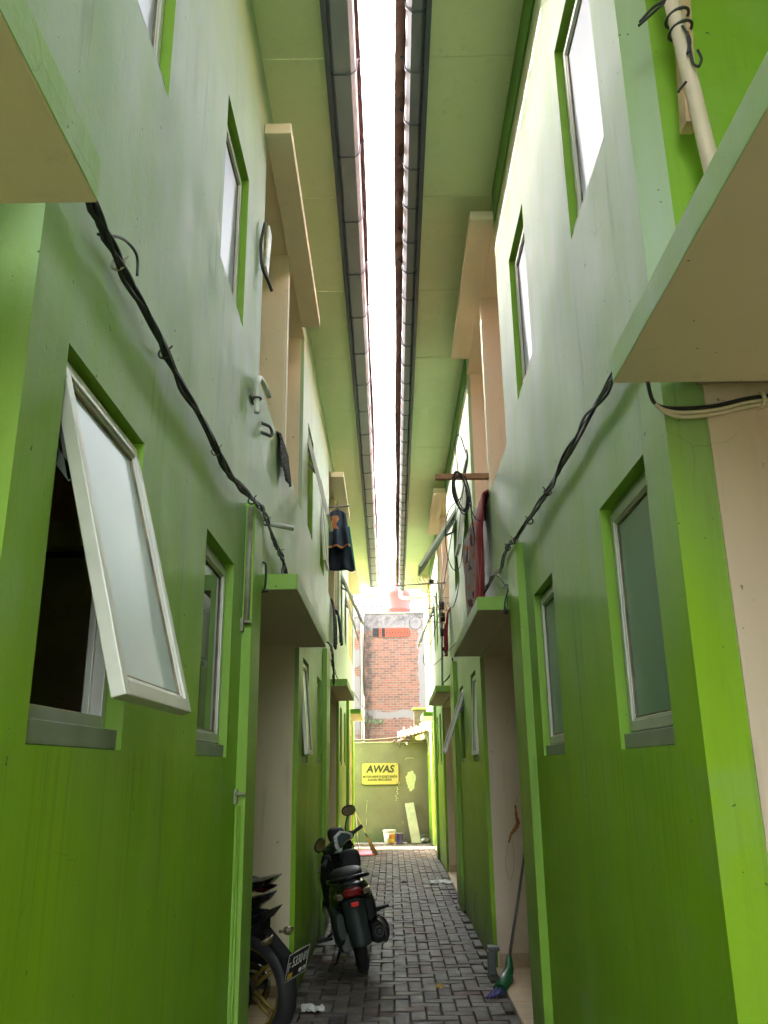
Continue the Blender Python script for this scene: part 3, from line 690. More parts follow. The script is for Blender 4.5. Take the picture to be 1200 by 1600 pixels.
# ---------------------------------------------------------------- things in the yard
M['bucket'] = simple('white_bucket_plastic', (.45, .44, .38), .4); M['orange'] = simple('orange_label', (.42, .15, .02), .5, sc=30, var=.35); M['yel2'] = simple('yellow_label', (.5, .36, .05), .5)
M['purple'] = simple('purple_paint_tin', (.12, .08, .26), .5, sc=10, var=.25); M['red'] = simple('red_plastic', (.60, .03, .05), .35)
bk = empty('paint_bucket', (-.055, 19.05, .003)); tag(bk, 'white plastic paint bucket with orange label at the foot of the grey wall', 'bucket')
mb = MB(); mb.loft([(0, 0, 0, .105, .105), (.25, 0, 0, .13, .13)], n=30, pw=2, axis='z'); mb.build('bucket_body', M['bucket'], bk, local=True)
mb = MB(); mb.loft([(.235, 0, 0, .138, .138), (.262, 0, 0, .142, .142), (.278, 0, 0, .142, .142), (.285, 0, 0, .12, .12)], n=30, pw=2, axis='z'); mb.build('lid', M['bucket'], bk, local=True)
def lab(u, v, z0=.02, z1=.20, a0=-95, a1=-5, r0=.109, k=.1): 
    a = R(a0 + (a1 - a0) * u); z = z0 + (z1 - z0) * v; r = r0 + k * z; return Vector((r * math.cos(a), r * math.sin(a), z))
mb = MB(); mb.grid(lab, 14, 2); lo = mb.build('label', M['orange'], bk, local=True, recalc=False)
mb = MB(); mb.grid(lambda u, v: lab(u, v, .05, .11, -85, -15, .111), 10, 2); mb.build('label_band', M['yel2'], lo, local=True, recalc=False)
mb = MB(); mb.tube([Vector((.145 * math.cos(R(t)), .145 * math.sin(R(t)), .245 - .05 * math.sin(R(t)) * 0 - .06 * (1 - abs(math.cos(R(t)))))) for t in range(180, 361, 15)], .004, 5); mb.build('handle', M['bucket'], bk, local=True)
pt = empty('paint_tin', (.165, 19.2, .003)); tag(pt, 'small purple tin standing between the white bucket and leaning board', 'tin')
mb = MB(); mb.loft([(0, 0, 0, .078, .078), (.008, 0, 0, .074, .074), (.195, 0, 0, .074, .074), (.205, 0, 0, .08, .08), (.208, 0, 0, .070, .070), (.19, 0, 0, .068, .068)], n=28, pw=2, axis='z'); mb.build('tin_body', M['purple'], pt, local=True)
mb = MB(); mb.ring((0, 0, .203), (0, 0, 1), .077, .005); mb.build('rim', M['alu'], pt, local=True)
bd = MB(); c = [Vector((.29, 19.36, .80)), Vector((.485, 19.36, .82)), Vector((.42, 19.10, .012)), Vector((.625, 19.10, .012))]
bd.box8([q + Vector((0, dy, 0)) for q in c for dy in (0, .028)])
tag(bd.build('leaning_board', M['panel'], bevel=.003), 'pale cement board leaning against the grey end wall', 'board')
sh = empty('old_kettle', (.70, 19.12, .003)); tag(sh, 'dark battered kettle on the ground beside the leaning board', 'kettle')
mb = MB(); mb.loft([(0, 0, 0, .075, .06), (.03, 0, 0, .095, .08), (.08, 0, 0, .085, .07), (.11, 0, 0, .045, .04), (.125, 0, 0, .02, .02)], n=22, pw=2, axis='z'); mb.build('kettle_body', M['steel_dark'], sh, local=True)
mb = MB(); mb.tube(spl([(-.07, 0, .07), (-.05, 0, .16), (.05, 0, .16), (.07, 0, .07)], 5), .007, 6); mb.build('handle', M['steel_dark'], sh, local=True)
mb = MB(); mb.tube([(.08, 0, .05), (.12, -.01, .085), (.14, -.012, .11)], [.016, .012, .009], 8); mb.build('spout', M['steel_dark'], sh, local=True)
M['straw'] = simple('straw_bristle', (.34, .22, .07), .8, sc=40, var=.4, bump=.5)
M['yel_stick'] = simple('yellow_stick', (.50, .42, .08), .5)
br = empty('straw_broom', (-.30, 16.62, 0)); tag(br, 'straw broom with a yellow stick leaning on the left wall beyond the scooter', 'broom')
A, B = Vector((-.30, 16.62, .01)), Vector((-.735, 17.1, .80)); dr_ = (B - A).normalized()
mb = MB(); mb.tube([A + dr_ * .40, B], .011, 8); mb.build('stick', M['yel_stick'], br)
mb = MB()
for i in range(130):
    a_, rr = rnd.uniform(0, 6.28), rnd.uniform(0, 1) ** .5; sd = dr_.orthogonal().normalized(); s2 = dr_.cross(sd)
    o_ = (sd * math.cos(a_) * .055 + s2 * math.sin(a_) * .03) * rr
    mb.tube([A + o_ * 1.1 + dr_ * rnd.uniform(0, .03), A + dr_ * .22 + o_ * .85, A + dr_ * .43 + o_ * .22], [.002, .0035, .003], 4)
mb.build('bristle_bundle', M['straw'], br, recalc=False)
mb = MB(); mb.tube([A + dr_ * .40, A + dr_ * .47], [.024, .014], 10); mb.build('binding', M['leaf'], br)
mb = MB(); mb.tube([B - dr_ * .03, B - dr_ * .0], .016, 8); mb.tube(spl([B - dr_ * .02, B + Vector((.05, -.02, -.03)), B + Vector((.04, -.02, -.08)), B - dr_ * .04], 5), .006, 6); mb.build('hanging_loop', M['tile_pale'], br)
dp = empty('dustpan', (-.52, 16.65, .003)); tag(dp, 'red plastic dustpan lying by the straw broom beside the left wall', 'dustpan')
mb = MB(); mb.grid(lambda u, v: Vector((-.17 + .36 * u, -.13 + .24 * v, .012 + .07 * v ** 2 * (1 - (2 * u - 1) ** 4 * .5) + .05 * (abs(2 * u - 1)) ** 6 * v)), 18, 10); mb.build('pan', M['red'], dp, local=True, recalc=False, solid=.004)
mb = MB(); mb.tube([(-.10, .10, .05), (-.17, .28, .72)], .010, 8); mb.build('handle', M['pvc_white'], dp, local=True)

# ---------------------------------------------------------------- broom in the right porch
M['green_pl'] = simple('green_plastic', (.012, .10, .035), .35); M['blue_br'] = simple('blue_bristle', (.05, .05, .22), .7, sc=60, var=.4)
M['grey_tube'] = simple('grey_metal_tube', (.22, .20, .20), .35, .6)
b2 = empty('push_broom', (.75, 6.75, 0)); tag(b2, 'grey handled broom with green and blue head leaning in the right porch', 'broom')
H0, H1 = Vector((.875, 7.02, .16)), Vector((1.12, 7.36, 1.02))
mb = MB(); mb.tube([H0, H1], .011, 10); mb.build('stick', M['grey_tube'], b2)
mb = MB(); mb.tube([H1 - (H1 - H0) * .16, H1 + (H1 - H0) * .02], .0145, 10); mb.build('grip', M['rubber'], b2)
hd = [(0, H0 + Vector((.0, 0, .02)), .020, .020), (1, Vector((.865, 6.98, .10)), .035, .03), (2, Vector((.82, 6.86, .055)), .05, .035), (3, Vector((.76, 6.72, .03)), .05, .028), (4, Vector((.71, 6.62, .015)), .03, .012)]
def ellip_chain(mb, chain, n=14):
    b0 = len(mb.v)
    for i, (_, p, w, h) in enumerate(chain):
        t_ = (chain[min(i + 1, len(chain) - 1)][1] - chain[max(i - 1, 0)][1]).normalized(); sd = t_.cross(Vector((0, 0, 1))).normalized(); up = sd.cross(t_)
        for k in range(n):
            a_ = 6.2832 * k / n; mb.v.append(tuple(p + sd * math.cos(a_) * w + up * math.sin(a_) * h))
    for i in range(len(chain) - 1):
        for k in range(n): mb.f.append((b0 + i * n + k, b0 + i * n + (k + 1) % n, b0 + (i + 1) * n + (k + 1) % n, b0 + (i + 1) * n + k)); mb.mi.append(0); mb.sm.append(True)
    for b in (b0, b0 + (len(chain) - 1) * n): mb.f.append(tuple(b + k for k in range(n))); mb.mi.append(0); mb.sm.append(False)
mb = MB(); ellip_chain(mb, hd[:4]); mb.build('broom_head', M['green_pl'], b2)
mb = MB()
for i in range(160):
    t_ = rnd.uniform(0, 1); c_ = Vector((.87, 6.99, .07)).lerp(Vector((.70, 6.60, .02)), t_); o_ = Vector((rnd.uniform(-.03, .03), rnd.uniform(-.03, .03), 0))
    mb.tube([c_ + o_, c_ + o_ * 1.3 + Vector((-.02 + rnd.uniform(-.02, .02), -.045, -c_.z + .008))], .0028, 4)
mb.build('bristles', M['blue_br'], b2, recalc=False)

# ---------------------------------------------------------------- litter
M['paper'] = simple('crumpled_white_paper', (.60, .60, .58), .6); M['crumb'] = simple('yellow_crumb', (.60, .38, .10), .7)
def scrap(x, y, w, seed, m, name, label, cat, h=.02):
    r_ = random.Random(seed); mb = MB(); off = r_.uniform(0, 99)
    mb.grid(lambda u, v: Vector((x + (u - .5) * w + .25 * w * noise.noise(Vector((u * 3, v * 3, off))), y + (v - .5) * w * .8 + .25 * w * noise.noise(Vector((u * 3, v * 3, off + 9))), .006 + h * abs(noise.noise(Vector((u * 4 + off, v * 4, 0)))) * 2)), 9, 9, smooth=False)
    tag(mb.build(name, m, recalc=False), label, cat)
scrap(-.555, 6.30, .14, 1, M['paper'], 'crumpled_tissue', 'crumpled white tissue on the pavers near the parked motorcycle wheel', 'litter', .03)
scrap(.68, 12.7, .34, 2, M['paper'], 'plastic_scrap', 'shredded clear plastic heap on the pavers by the right wall', 'litter', .03)
scrap(-.02, 10.9, .07, 3, M['paper'], 'paper_scrap', 'small white paper scrap in the middle of the paved path', 'litter')
scrap(.335, 6.85, .055, 4, M['crumb'], 'yellow_crumb', 'yellow crumb on the pavers left of the porch broom', 'litter', .03)
scrap(.73, 10.6, .06, 6, M['paper'], 'paper_scrap', 'small white paper scrap beside the right porch step', 'litter')
scrap(.166, 12.7, .08, 7, M['rubber'], 'dark_scrap', 'small dark scrap on the pavers beyond the scooter', 'litter')
scrap(.50, 7.3, .035, 8, M['paper'], 'paper_scrap', 'tiny white paper scrap before the right green wall corner', 'litter')
scrap(.03, 8.0, .03, 9, M['paper'], 'paper_scrap', 'tiny white paper scrap right of the scooter rear wheel', 'litter')
# rusted metal stub at the foot of the right wall corner
mb = MB(); mb.box(.735, .80, 7.25, 7.31, 0, .17); mb.box(.74, .83, 7.23, 7.33, .17, .20)
tag(mb.build('post_stub', M['steel_dark'], bevel=.006), 'short rusty post stub at the foot of the right wall corner', 'post')

# ---------------------------------------------------------------- cables along the walls
def bundle(name, s, path, strands, r, label, seed, ties=()):
    """path: (Y, z, o) points; strands twist loosely about it"""
    root = empty(name, P(s, path[0][0], path[0][1], 0)); tag(root, label, 'cable'); r_ = random.Random(seed)
    base = spl([P(s, *p) for p in path], 14)
    for k in range(strands):
        ph, am, fr = r_.uniform(0, 6.28), r_.uniform(.006, .022), r_.uniform(.25, .5); n0 = r_.uniform(0, 50)
        pts = []
        for i, p in enumerate(base):
            a_ = ph + i * fr * .5; d = .016 * noise.noise(Vector((i * .13 + n0, k * 3.1, 0)))
            pts.append(p + Vector((-s * abs(math.cos(a_)) * am, 0, math.sin(a_) * am + d)))
        mb = MB(); mb.tube(pts, r * r_.uniform(.7, 1.15), 6); mb.build('cable_strand', M['cable'], root)
    for t in ties:
        p = base[int(t * (len(base) - 1))]; q = base[min(len(base) - 1, int(t * (len(base) - 1)) + 1)]
        mb = MB(); mb.ring(p, (q - p), .016, .004, 14, 5); mb.tube([p, p + Vector((-s * .02, .01, .03))], .003, 4); mb.build('cable_tie', M['conduit'] if r_.random() < .6 else M['cable'], root)
    return root
bundle('cable_bundle', -1, [(-2.0, 2.62, .02), (.6, 2.70, .02), (1.2, 2.76, .02), (1.53, 2.745, .022), (1.80, 2.73, .022), (2.2, 2.725, .022), (2.75, 2.72, .022), (3.3, 2.735, .022), (3.8, 2.765, .05), (3.98, 2.80, .055), (4.5, 2.80, .03), (5.0, 2.82, .02), (5.2, 2.78, .02), (5.45, 2.62, .03), (5.5, 2.56, .10)], 5, .0062,
       'thick black cable bundle pinned along the left green wall up to the first canopy', 3, (.28, .36, .46, .56, .68))
mb = MB(); mb.tube(spl([P(-1, 1.62, 2.72, .02), P(-1, 1.75, 2.80, .03), P(-1, 1.86, 2.83, .03), P(-1, 1.88, 2.78, .03)], 8), .004, 6)
tag(mb.build('loose_wire', M['cable']), 'single loose wire looping out above the black bundle on the left wall', 'wire')
bundle('cable_bundle', 1, [(-2.0, 2.70, .02), (1.6, 2.74, .02), (2.4, 2.765, .022), (2.9, 2.77, .022), (3.45, 2.78, .022), (4.0, 2.785, .022), (4.6, 2.80, .04), (4.85, 2.82, .055), (5.3, 2.80, .04), (5.9, 2.84, .04), (6.4, 2.76, .09), (6.9, 2.62, .16), (7.05, 2.57, .18)], 6, .0052,
       'twisted dark cable bundle running along the right green wall onto the canopy', 5, (.38, .45, .52, .60, .7))
bundle('cable_drop', 1, [(5.6, 2.80, .03), (5.35, 2.74, .03), (5.25, 2.66, .03), (5.12, 2.60, .03), (5.08, 2.50, .05), (5.09, 2.47, .06)], 3, .005,
       'thin grey cables dropping beside the near corner of the right canopy', 8)
bundle('cable_drop', -1, [(5.15, 2.80, .02), (5.0, 2.68, .03), (4.9, 2.56, .04)], 2, .006, 'short dark cables dropping onto the left canopy from the bundle', 11)
mb = MB(); mb.tube(spl([P(-1, 4.29, 2.60, .02), P(-1, 4.27, 2.58, .04), P(-1, 4.27, 2.47, .04), P(-1, 4.29, 2.44, .02)], 5), .006, 6); mb.ring(P(-1, 4.27, 2.44, .04), (0, 0, 1), .014, .004)
tag(mb.build('wire_hook', M['cable']), 'dark wire hooked round the near corner of the left canopy', 'wire')
bundle('service_cable', -1, [(9.6, 2.74, .03), (9.9, 2.74, .03), (10.6, 2.68, .04), (11.4, 2.60, .06)], 2, .006, 'thin cable sagging to the second left canopy', 13)
bundle('service_cable', -1, [(9.0, 2.84, .04), (9.3, 2.84, .06), (9.5, 2.79, .06), (9.7, 2.62, .06), (9.86, 2.50, .05)], 3, .008, 'dark cable knot on top of the second left pilaster', 14)
mb = MB(); mb.tube(spl([P(-1, 12.0, 2.6, .2), P(-1, 14, 2.50, .3), P(-1, 16, 2.44, .33), P(-1, 17.5, 2.30, .3)], 8), .006, 5)
tag(mb.build('hanging_wire', M['cable']), 'thin wire hanging from the second to the third left canopy', 'wire')
# porch cables below the near right canopy
root = empty('porch_cable', (.75, 2.09, 2.5)); tag(root, 'pale painted cables clipped under the near right canopy', 'cable')
for k, dz in enumerate((0, .012, -.012)):
    mb = MB(); pts = [(.69, 2.0, 2.515), (.72, 2.05, 2.475), (.79, 2.09, 2.465 + dz), (.90, 2.10, 2.475 + dz), (1.02, 2.10, 2.50 + dz), (1.2, 2.10, 2.51 + dz), (1.8, 2.10, 2.53)]
    mb.tube(spl(pts, 8), .0055, 6); mb.build('cable_strand', M['cable'] if k == 1 else M['cream'], root)
mb = MB(); mb.ring((1.03, 2.10, 2.502), (1, 0, 0), .02, .006); mb.build('cable_tie', M['cream'], root)

# ---------------------------------------------------------------- fittings on the left wall
cd = empty('conduit', P(-1, 3.82, .0, .03)); tag(cd, 'grimy conduit pipe in the corner of the first left pilaster', 'pipe')
mb = MB(); mb.tube([P(-1, 3.815, 2.20, .024), P(-1, 3.815, 2.76, .026)], .013, 10); mb.build('conduit_pipe', M['conduit'], cd)
for z in (2.20, 1.45):
    mb = MB(); mb.ring(P(-1, 3.815, z, .024), (0, 0, 1), .019, .006, 18); mb.box8([P(-1, Y, zz, o) for zz in (z - .04, z + .02) for Y in (3.80, 3.835) for o in (.0, .012)]); mb.build('pipe_clamp', M['conduit'], cd)
mb = MB(); mb.tube([P(-1, 3.815, 1.40, .022), P(-1, 3.815, 0.0, .022)], .007, 8); mb.build('conduit_pipe', M['green_trim'], cd)
mb = MB(); mb.tube(spl([P(-1, 3.86, 3.27, .03), P(-1, 3.86, 3.40, .03), P(-1, 3.88, 3.47, .03), P(-1, 3.97, 3.51, .03), P(-1, 4.08, 3.51, .04), P(-1, 4.14, 3.49, .05)], 6), .014, 12)
hp = tag(mb.build('pipe_elbow', M['pvc_white']), 'short white bent pipe fixed to the left wall near the balcony parapet', 'pipe')
mb = MB(); mb.ring(P(-1, 3.86, 3.35, .03), (0, 0, 1), .019, .006); mb.box8([P(-1, Y, z, o) for z in (3.34, 3.37) for Y in (3.80, 3.92) for o in (0, .01)]); tag(mb.build('pipe_clip', M['steel_dark']), 'small dark clip round the white bent pipe on the left wall', 'clip')
mb = MB(); mb.tube([P(-1, 4.22, 3.37, 0)] + [P(-1, 4.27 + .035 * math.sin(R(t)) * 1.2, 3.345 + .028 * math.cos(R(t)), +.035 + .012 * math.sin(R(t))) for t in range(0, 181, 20)] + [P(-1, 4.22, 3.315, 0)], .009, 8)
tag(mb.build('pipe_bracket', M['steel_dark']), 'dark u shaped bracket on the left wall under the balcony', 'bracket')
mb = MB(); mb.tube([P(-1, 4.37, 2.845, -.0), P(-1, 4.60, 2.875, .14)], .014, 12); mb.tube([P(-1, 4.595, 2.8745, .138), P(-1, 4.602, 2.8755, .1415)], .011, 12)
tag(mb.build('drain_stub', M['pvc']), 'short grey drain stub sticking out above the first left canopy', 'pipe')
mb = MB(); mb.tube([P(-1, 4.9, 2.83, 0), P(-1, 4.95, 2.84, .05)], .003, 5); tag(mb.build('nail', M['steel_dark']), 'bent nail in the left wall beside the drain stub', 'nail')
# dark scrubbed mat over the parapet
M['mat'] = simple('grey_rag_rug', (.10, .09, .095), .95, sc=60, var=.9, bump=.8)
def drape(s, Ya, Yb, zt, zb, o0, amp, seed, freq=3., skew=0., back=.25):
    def fn(u, v):
        Y = Ya + (Yb - Ya) * u; L0 = back; tot = L0 + .1 + (zt - zb); d = v * tot
        fold = amp * (noise.noise(Vector((u * freq, v * 1.2, seed))) + .5 * math.sin(u * freq * 5 + seed)) * min(1, max(0, (d - L0 - .05) / .3))
        if d < L0: return P(s, Y, zt + .012 - (L0 - d), -.108)
        if d < L0 + .1: t = (d - L0) / .1; return P(s, Y, zt + .014 + .008 * math.sin(math.pi * t), -.108 + .12 * t)
        k = d - L0 - .1; return P(s, Y + skew * k + .02 * noise.noise(Vector((v * 4, seed, u * 2))), zt + .008 - k * (1 + .06 * math.sin(u * 9 + seed)), o0 + .012 + abs(fold) + .02 * min(1, k * 3))
    return fn
mb = MB(); mb.grid(drape(-1, 4.84, 5.26, ZP, 3.34, .012, .014, 3, 5., 0.04), 60, 40); tag(mb.build('rag_rug', M['mat'], recalc=False, solid=.012), 'dark grey fringed rug hung over the first left balcony parapet', 'rug')
mb = MB(); mb.grid(drape(-1, 10.2, 10.5, ZP, 3.0, .006, .03, 8, 6., 0.1), 30, 30); mr = mb.build('rag_rug', M['mat'], recalc=False, solid=.012); tag(mr, 'narrow dark rug on the second left balcony parapet', 'rug')
M['teal_cloth'] = simple('dark_teal_cloth', (.02, .07, .07), .9, sc=20, var=.3)
mb = MB(); mb.grid(drape(-1, 10.9, 11.3, ZP, 3.16, .03, .05, 5, 4., 0.1), 30, 24); tag(mb.build('cloth', M['teal_cloth'], recalc=False, solid=.006), 'dark teal cloth drying on the second left balcony parapet', 'cloth')
# flat pale plate with a black rim on the upper left wall, not a lamp
sm = empty('wall_plate', P(-1, 3.97, 4.25, 0)); tag(sm, 'flat pale plate with a curled black rim on the upper left wall', 'wall plate')
mb = MB(); mb.box8([P(-1, Y, z, o + (.012 if z > 4.3 else 0)) for z in (4.17, 4.43) for Y in (3.93, 4.03) for o in (.03, .042)]); mb.build('plate', M['pvc_white'], sm, bevel=.003)
mb = MB(); mb.tube(spl([P(-1, 3.92, 4.44, .03), P(-1, 3.915, 4.30, .012), P(-1, 3.93, 4.17, .02), P(-1, 4.0, 4.12, .045), P(-1, 4.05, 4.09, .06)], 6), .009, 7); mb.build('rim', M['cable'], sm)

# ---------------------------------------------------------------- washing on the left balcony
M['navy'] = simple('navy_cloth', (.012, .018, .035), .9, sc=10, var=.3); M['slate'] = simple('slate_blue_cloth', (.045, .065, .10), .9, sc=10, var=.3)
M['hem'] = simple('orange_print', (.55, .24, .10), .8, sc=20, var=.3); M['teal_hem'] = simple('teal_hem', (.05, .30, .26), .8)
def garment(name, Yc_, o0, o1, ztop, zbot, flare, mats, label, seed, hem=False, patch=False):
    """hangs across the alley: width runs outward from the wall"""
    rt = empty(name, P(-1, Yc_, ztop, (o0 + o1) / 2)); tag(rt, label, 'clothes')
    def fn(u, v, off=0.):
        o = o0 + (o1 - o0) * u + flare * v * (u - .15); z = ztop - (ztop - zbot) * v - .05 * (2 * u - 1) ** 2 * (1 - v) + .012 * math.sin(u * 11 + seed) * v
        fold = .045 * math.sin(u * 13 + seed) * v + .03 * noise.noise(Vector((u * 4, v * 3, seed)))
        return P(-1, Yc_ + fold + off, z, o)
    mb = MB(); mb.grid(fn, 34, 34); mb.build('front', mats[0], rt, recalc=False, solid=.004)
    mb = MB(); mb.grid(lambda u, v: fn(u, v * .985, .07 + .02 * v), 24, 24); mb.build('back', mats[0], rt, recalc=False, solid=.004)
    if hem: mb = MB(); mb.grid(lambda u, v: fn(u, .955 + .05 * v, -.008), 34, 1); mb.build('hem', M['hem'], rt, recalc=False, solid=.004)
    if patch: mb = MB(); mb.grid(lambda u, v: fn(.12 + .38 * u + .08 * math.sin(v * 7), .16 + .36 * v, -.008), 12, 10); mb.build('print_patch', M['hem'], rt, recalc=False)
    mb = MB(); zt = ztop + .03; om = (o0 + o1) / 2
    mb.tube([P(-1, Yc_ + .03, ztop - .06, o0 + .01), P(-1, Yc_ + .03, zt, om), P(-1, Yc_ + .03, ztop - .06, o1 - .01)], .006, 6)
    mb.tube([P(-1, Yc_ + .03, zt, om), P(-1, Yc_ + .03, zt + .09, om), P(-1, Yc_ + .03, zt + .12, om + .02)], .003, 5); mb.build('hanger', M['steel_dark'], rt)
garment('jacket', 10.45, -.06, .20, 4.62, 4.00, .10, [M['navy']], 'long navy jacket hanging behind the slate shirt on the left balcony', 2.0)
garment('shirt', 10.3, -.04, .18, 4.76, 4.26, .07, [M['slate']], 'slate blue shirt with orange print and hem hanging off the left balcony', 5.0, True, True)
mb = MB(); mb.tube([P(-1, 10.52, 4.82, -.9), P(-1, 10.4, 4.84, .22)], .012, 8); tag(mb.build('drying_pole', M['steel_dark']), 'dark drying pole above the hanging clothes on the left balcony', 'pole')
mb = MB(); mb.grid(lambda u, v: P(-1, 10.6 + .02 * math.sin(u * 9), 4.62 - .6 * v, .02 + .2 * u + .08 * v * u), 16, 16)
tag(mb.build('towel', M['teal_hem'], recalc=False, solid=.004), 'teal towel mostly hidden behind the navy jacket', 'towel')

# ---------------------------------------------------------------- right balcony things
def blanket_mat():
    t = NT('patterned_blanket'); p = t.pos()
    v = t.n('ShaderNodeTexVoronoi', None, Vector=p, Scale=11.)
    c = t.mix(t.ramp(v.outputs['Distance'], .25, .32), c4((.40, .13, .04)), c4((.26, .20, .19)))
    c = t.mix(t.ramp(t.noise(7., p, 3), .58, .62), c, c4((.07, .03, .04)))
    sy = t.n('ShaderNodeSeparateXYZ', None, Vector=p).outputs[1]
    edge = t.ramp(t.math('ADD', sy, t.math('MULTIPLY', t.noise(3., p), .12)), 6.54, 6.56)
    c = t.mix(edge, c4((.26, .010, .014)), c)
    t.set(t.b.inputs['Base Color'], c); t.b.inputs['Roughness'].default_value = .95; t.b.inputs['Sheen Weight'].default_value = .3
    t.set(t.b.inputs['Normal'], t.bump(t.noise(80., p), .4, .004)); return t.m
M['blanket'] = blanket_mat()
M['red_cloth'] = simple('dark_red_cloth', (.24, .010, .018), .9, sc=9, var=.2)
mb = MB(); mb.grid(drape(1, 6.14, 6.90, ZP + .03, 2.66, .03, .11, 12, 3., .04), 70, 70); tag(mb.build('blanket', M['blanket'], recalc=False, solid=.014), 'dark red patterned blanket draped over the right balcony parapet', 'blanket')
mb = MB(); mb.grid(drape(1, 10.95, 11.25, ZP, 2.98, .01, .05, 4, 3., .04), 30, 30); tag(mb.build('towel', M['red_cloth'], recalc=False, solid=.01), 'small red towel over the parapet behind the aerial mast', 'towel')
wb = MB(); wb.box8([Vector((x, y, z)) for z, y_ in ((3.675, 0), (3.72, 0)) for y in (6.06, 6.10) for x in (.375, 1.3)]); wb = wb.build('wooden_bar', M['wood'], bevel=.004); tag(wb, 'rough wooden bar jutting from the right balcony partition', 'bar')
co = empty('cable_coil', (.53, 6.1, 3.55)); tag(co, 'black cable coil hanging from the wooden bar on the right', 'cable')
for k in range(6):
    r_ = random.Random(k + 40); mb = MB(); cx, cz = .565 + r_.uniform(-.012, .012), 3.56 + r_.uniform(-.02, .02); w_, h_ = .055 + r_.uniform(-.012, .012), .16 + r_.uniform(-.02, .02)
    mb.tube([Vector((cx + w_ * math.sin(R(t)) - .02 * math.cos(R(t)), 6.04 + .02 * math.sin(R(t) + k) - .004 * k, cz + h_ * math.cos(R(t)))) for t in range(0, 361, 15)], .0048, 6, caps=False); mb.build('loop', M['cable'], co)
mb = MB()
mb.tube(spl([(.60, 6.08, 3.72), (.63, 6.1, 3.85), (.635, 6.2, 3.97)], 6), [.010] * 6 + [.008] * 6 + [.004], 6)
mb.tube(spl([(.60, 6.05, 3.70), (.64, 6.1, 3.55), (.66, 6.2, 3.35), (.70, 6.3, 3.12), (.72, 6.35, 3.10)], 6), .006, 5)
mb.tube(spl([(.55, 6.05, 3.72), (.54, 6.1, 4.0), (.58, 6.1, 4.05), (.62, 6.1, 3.9)], 8), .0035, 5)
mb.tube(spl([(.57, 6.04, 3.52), (.46, 6.06, 3.40), (.44, 6.1, 3.15), (.50, 6.3, 3.02), (.58, 6.5, 3.10), (.62, 6.4, 3.4), (.63, 6.3, 3.5)], 8), .0035, 5)
mb.tube(spl([(.60, 6.05, 3.58), (.65, 6.1, 3.42), (.69, 6.15, 3.37), (.76, 6.16, 3.37)], 8), .0045, 5)
mb.build('loose_end', M['cable'], co)
M['ant'] = simple('aluminium_rod', (.32, .32, .31), .5, .7, var=.2)
def rod(mb, a, b, r=.006): mb.tube([a, b], r, 6)
am = empty('tv_aerial', (.68, 11.3, 2.57)); tag(am, 'television aerial on a mast above the second right canopy', 'aerial')
mb = MB(); rod(mb, (.700, 11.3, 2.575), (.735, 11.3, 4.0), .014); mb.build('mast', M['ant'], am)
mb = MB(); rod(mb, (.10, 11.15, 3.93), (.80, 11.3, 3.99), .009); mb.build('boom', M['ant'], am)
for i in range(12):
    x = .13 + i * .048; z = 3.932 + .06 * (x - .1) / .7
    mb = MB(); rod(mb, (x - .05, 11.17 - .09, z + .05), (x + .05, 11.17 + .09, z - .05), .0035); mb.build('element', M['ant'], am)
mb = MB(); mb.loft([(11.24, .60, 4.0, .03, .03), (11.30, .60, 4.0, .03, .03)], n=14); mb.build('clamp_box', M['cable'], am)
for k, z in enumerate((3.78, 3.70, 3.60, 3.50, 3.42, 3.34)):
    mb = MB(); w_ = .30 - .02 * k; mb.tube([(.74 - w_, 11.2 - .05 * (k % 2), z + .02), (.74 + .14, 11.34, z - .0)], .0045, 5); mb.build('element', M['ant'], am)
for (xa_, za, xb_, zb_) in ((.62, 4.2, .80, 3.6), (.86, 4.15, .66, 3.62), (.56, 4.02, .76, 3.4), (.78, 4.4, .70, 3.7)):
    mb = MB(); rod(mb, (xa_, 11.25, za), (xb_, 11.33, zb_), .005); mb.build('element', M['ant'], am)
for (z, h_, w_) in ((3.62, .10, .05), (3.45, .12, .055), (3.25, .10, .045), (3.05, .05, .03)):
    mb = MB(); mb.loft([(z, .728, 11.3, w_ * .7, .03), (z + h_, .728, 11.3, w_ * .7, .03)], n=10, pw=4, axis='z'); mb.build('clamp_box', M['cable'], am)
for k, (x, z) in enumerate(((.36, 3.74), (.36, 3.42), (.44, 3.58))):
    mb = MB(); mb.ring((x, 11.2, z), (.2, 1, 0), .085, .0035, 26, 5); mb.build('folded_dipole', M['pvc'], am)
mb = MB(); mb.tube([(.50, 11.2, 3.62), (.50, 11.2, 3.44), (.70, 11.25, 3.44), (.72, 11.25, 3.64), (.50, 11.2, 3.62)], .006, 5, caps=False); mb.build('frame_loop', M['wood_pale'], am)
def wire(pts, label, r=.005, k=8):
    mb = MB(); mb.tube(spl(pts, k), r, 5); return tag(mb.build('aerial_wire', M['cable']), label, 'wire')
wire([(.76, 11.2, 3.95), (.72, 9.0, 4.05), (.66, 7.0, 3.85), (.61, 6.2, 3.70)], 'brownish wire from the aerial mast up to the wooden bar', .006)
wire([(.74, 11.3, 3.8), (.77, 10, 3.4), (.76, 8.8, 3.45), (.70, 8.35, 3.62)], 'wire from the aerial mast to the nearer open upper window', .006)
wire([(.72, 11.2, 3.7), (.58, 11.2, 3.2), (.45, 11.2, 2.95), (.52, 11.0, 2.80), (.66, 9.5, 2.80), (.78, 8.0, 2.86)], 'thin wire looping below the aerial to the right wall', .005)
wire([(.72, 11.28, 2.60), (.705, 11.25, 2.62), (.76, 10.9, 2.66), (.80, 10.6, 2.75), (.78, 10.4, 2.84)], 'dark wire from the mast foot to the second right pilaster', .010)
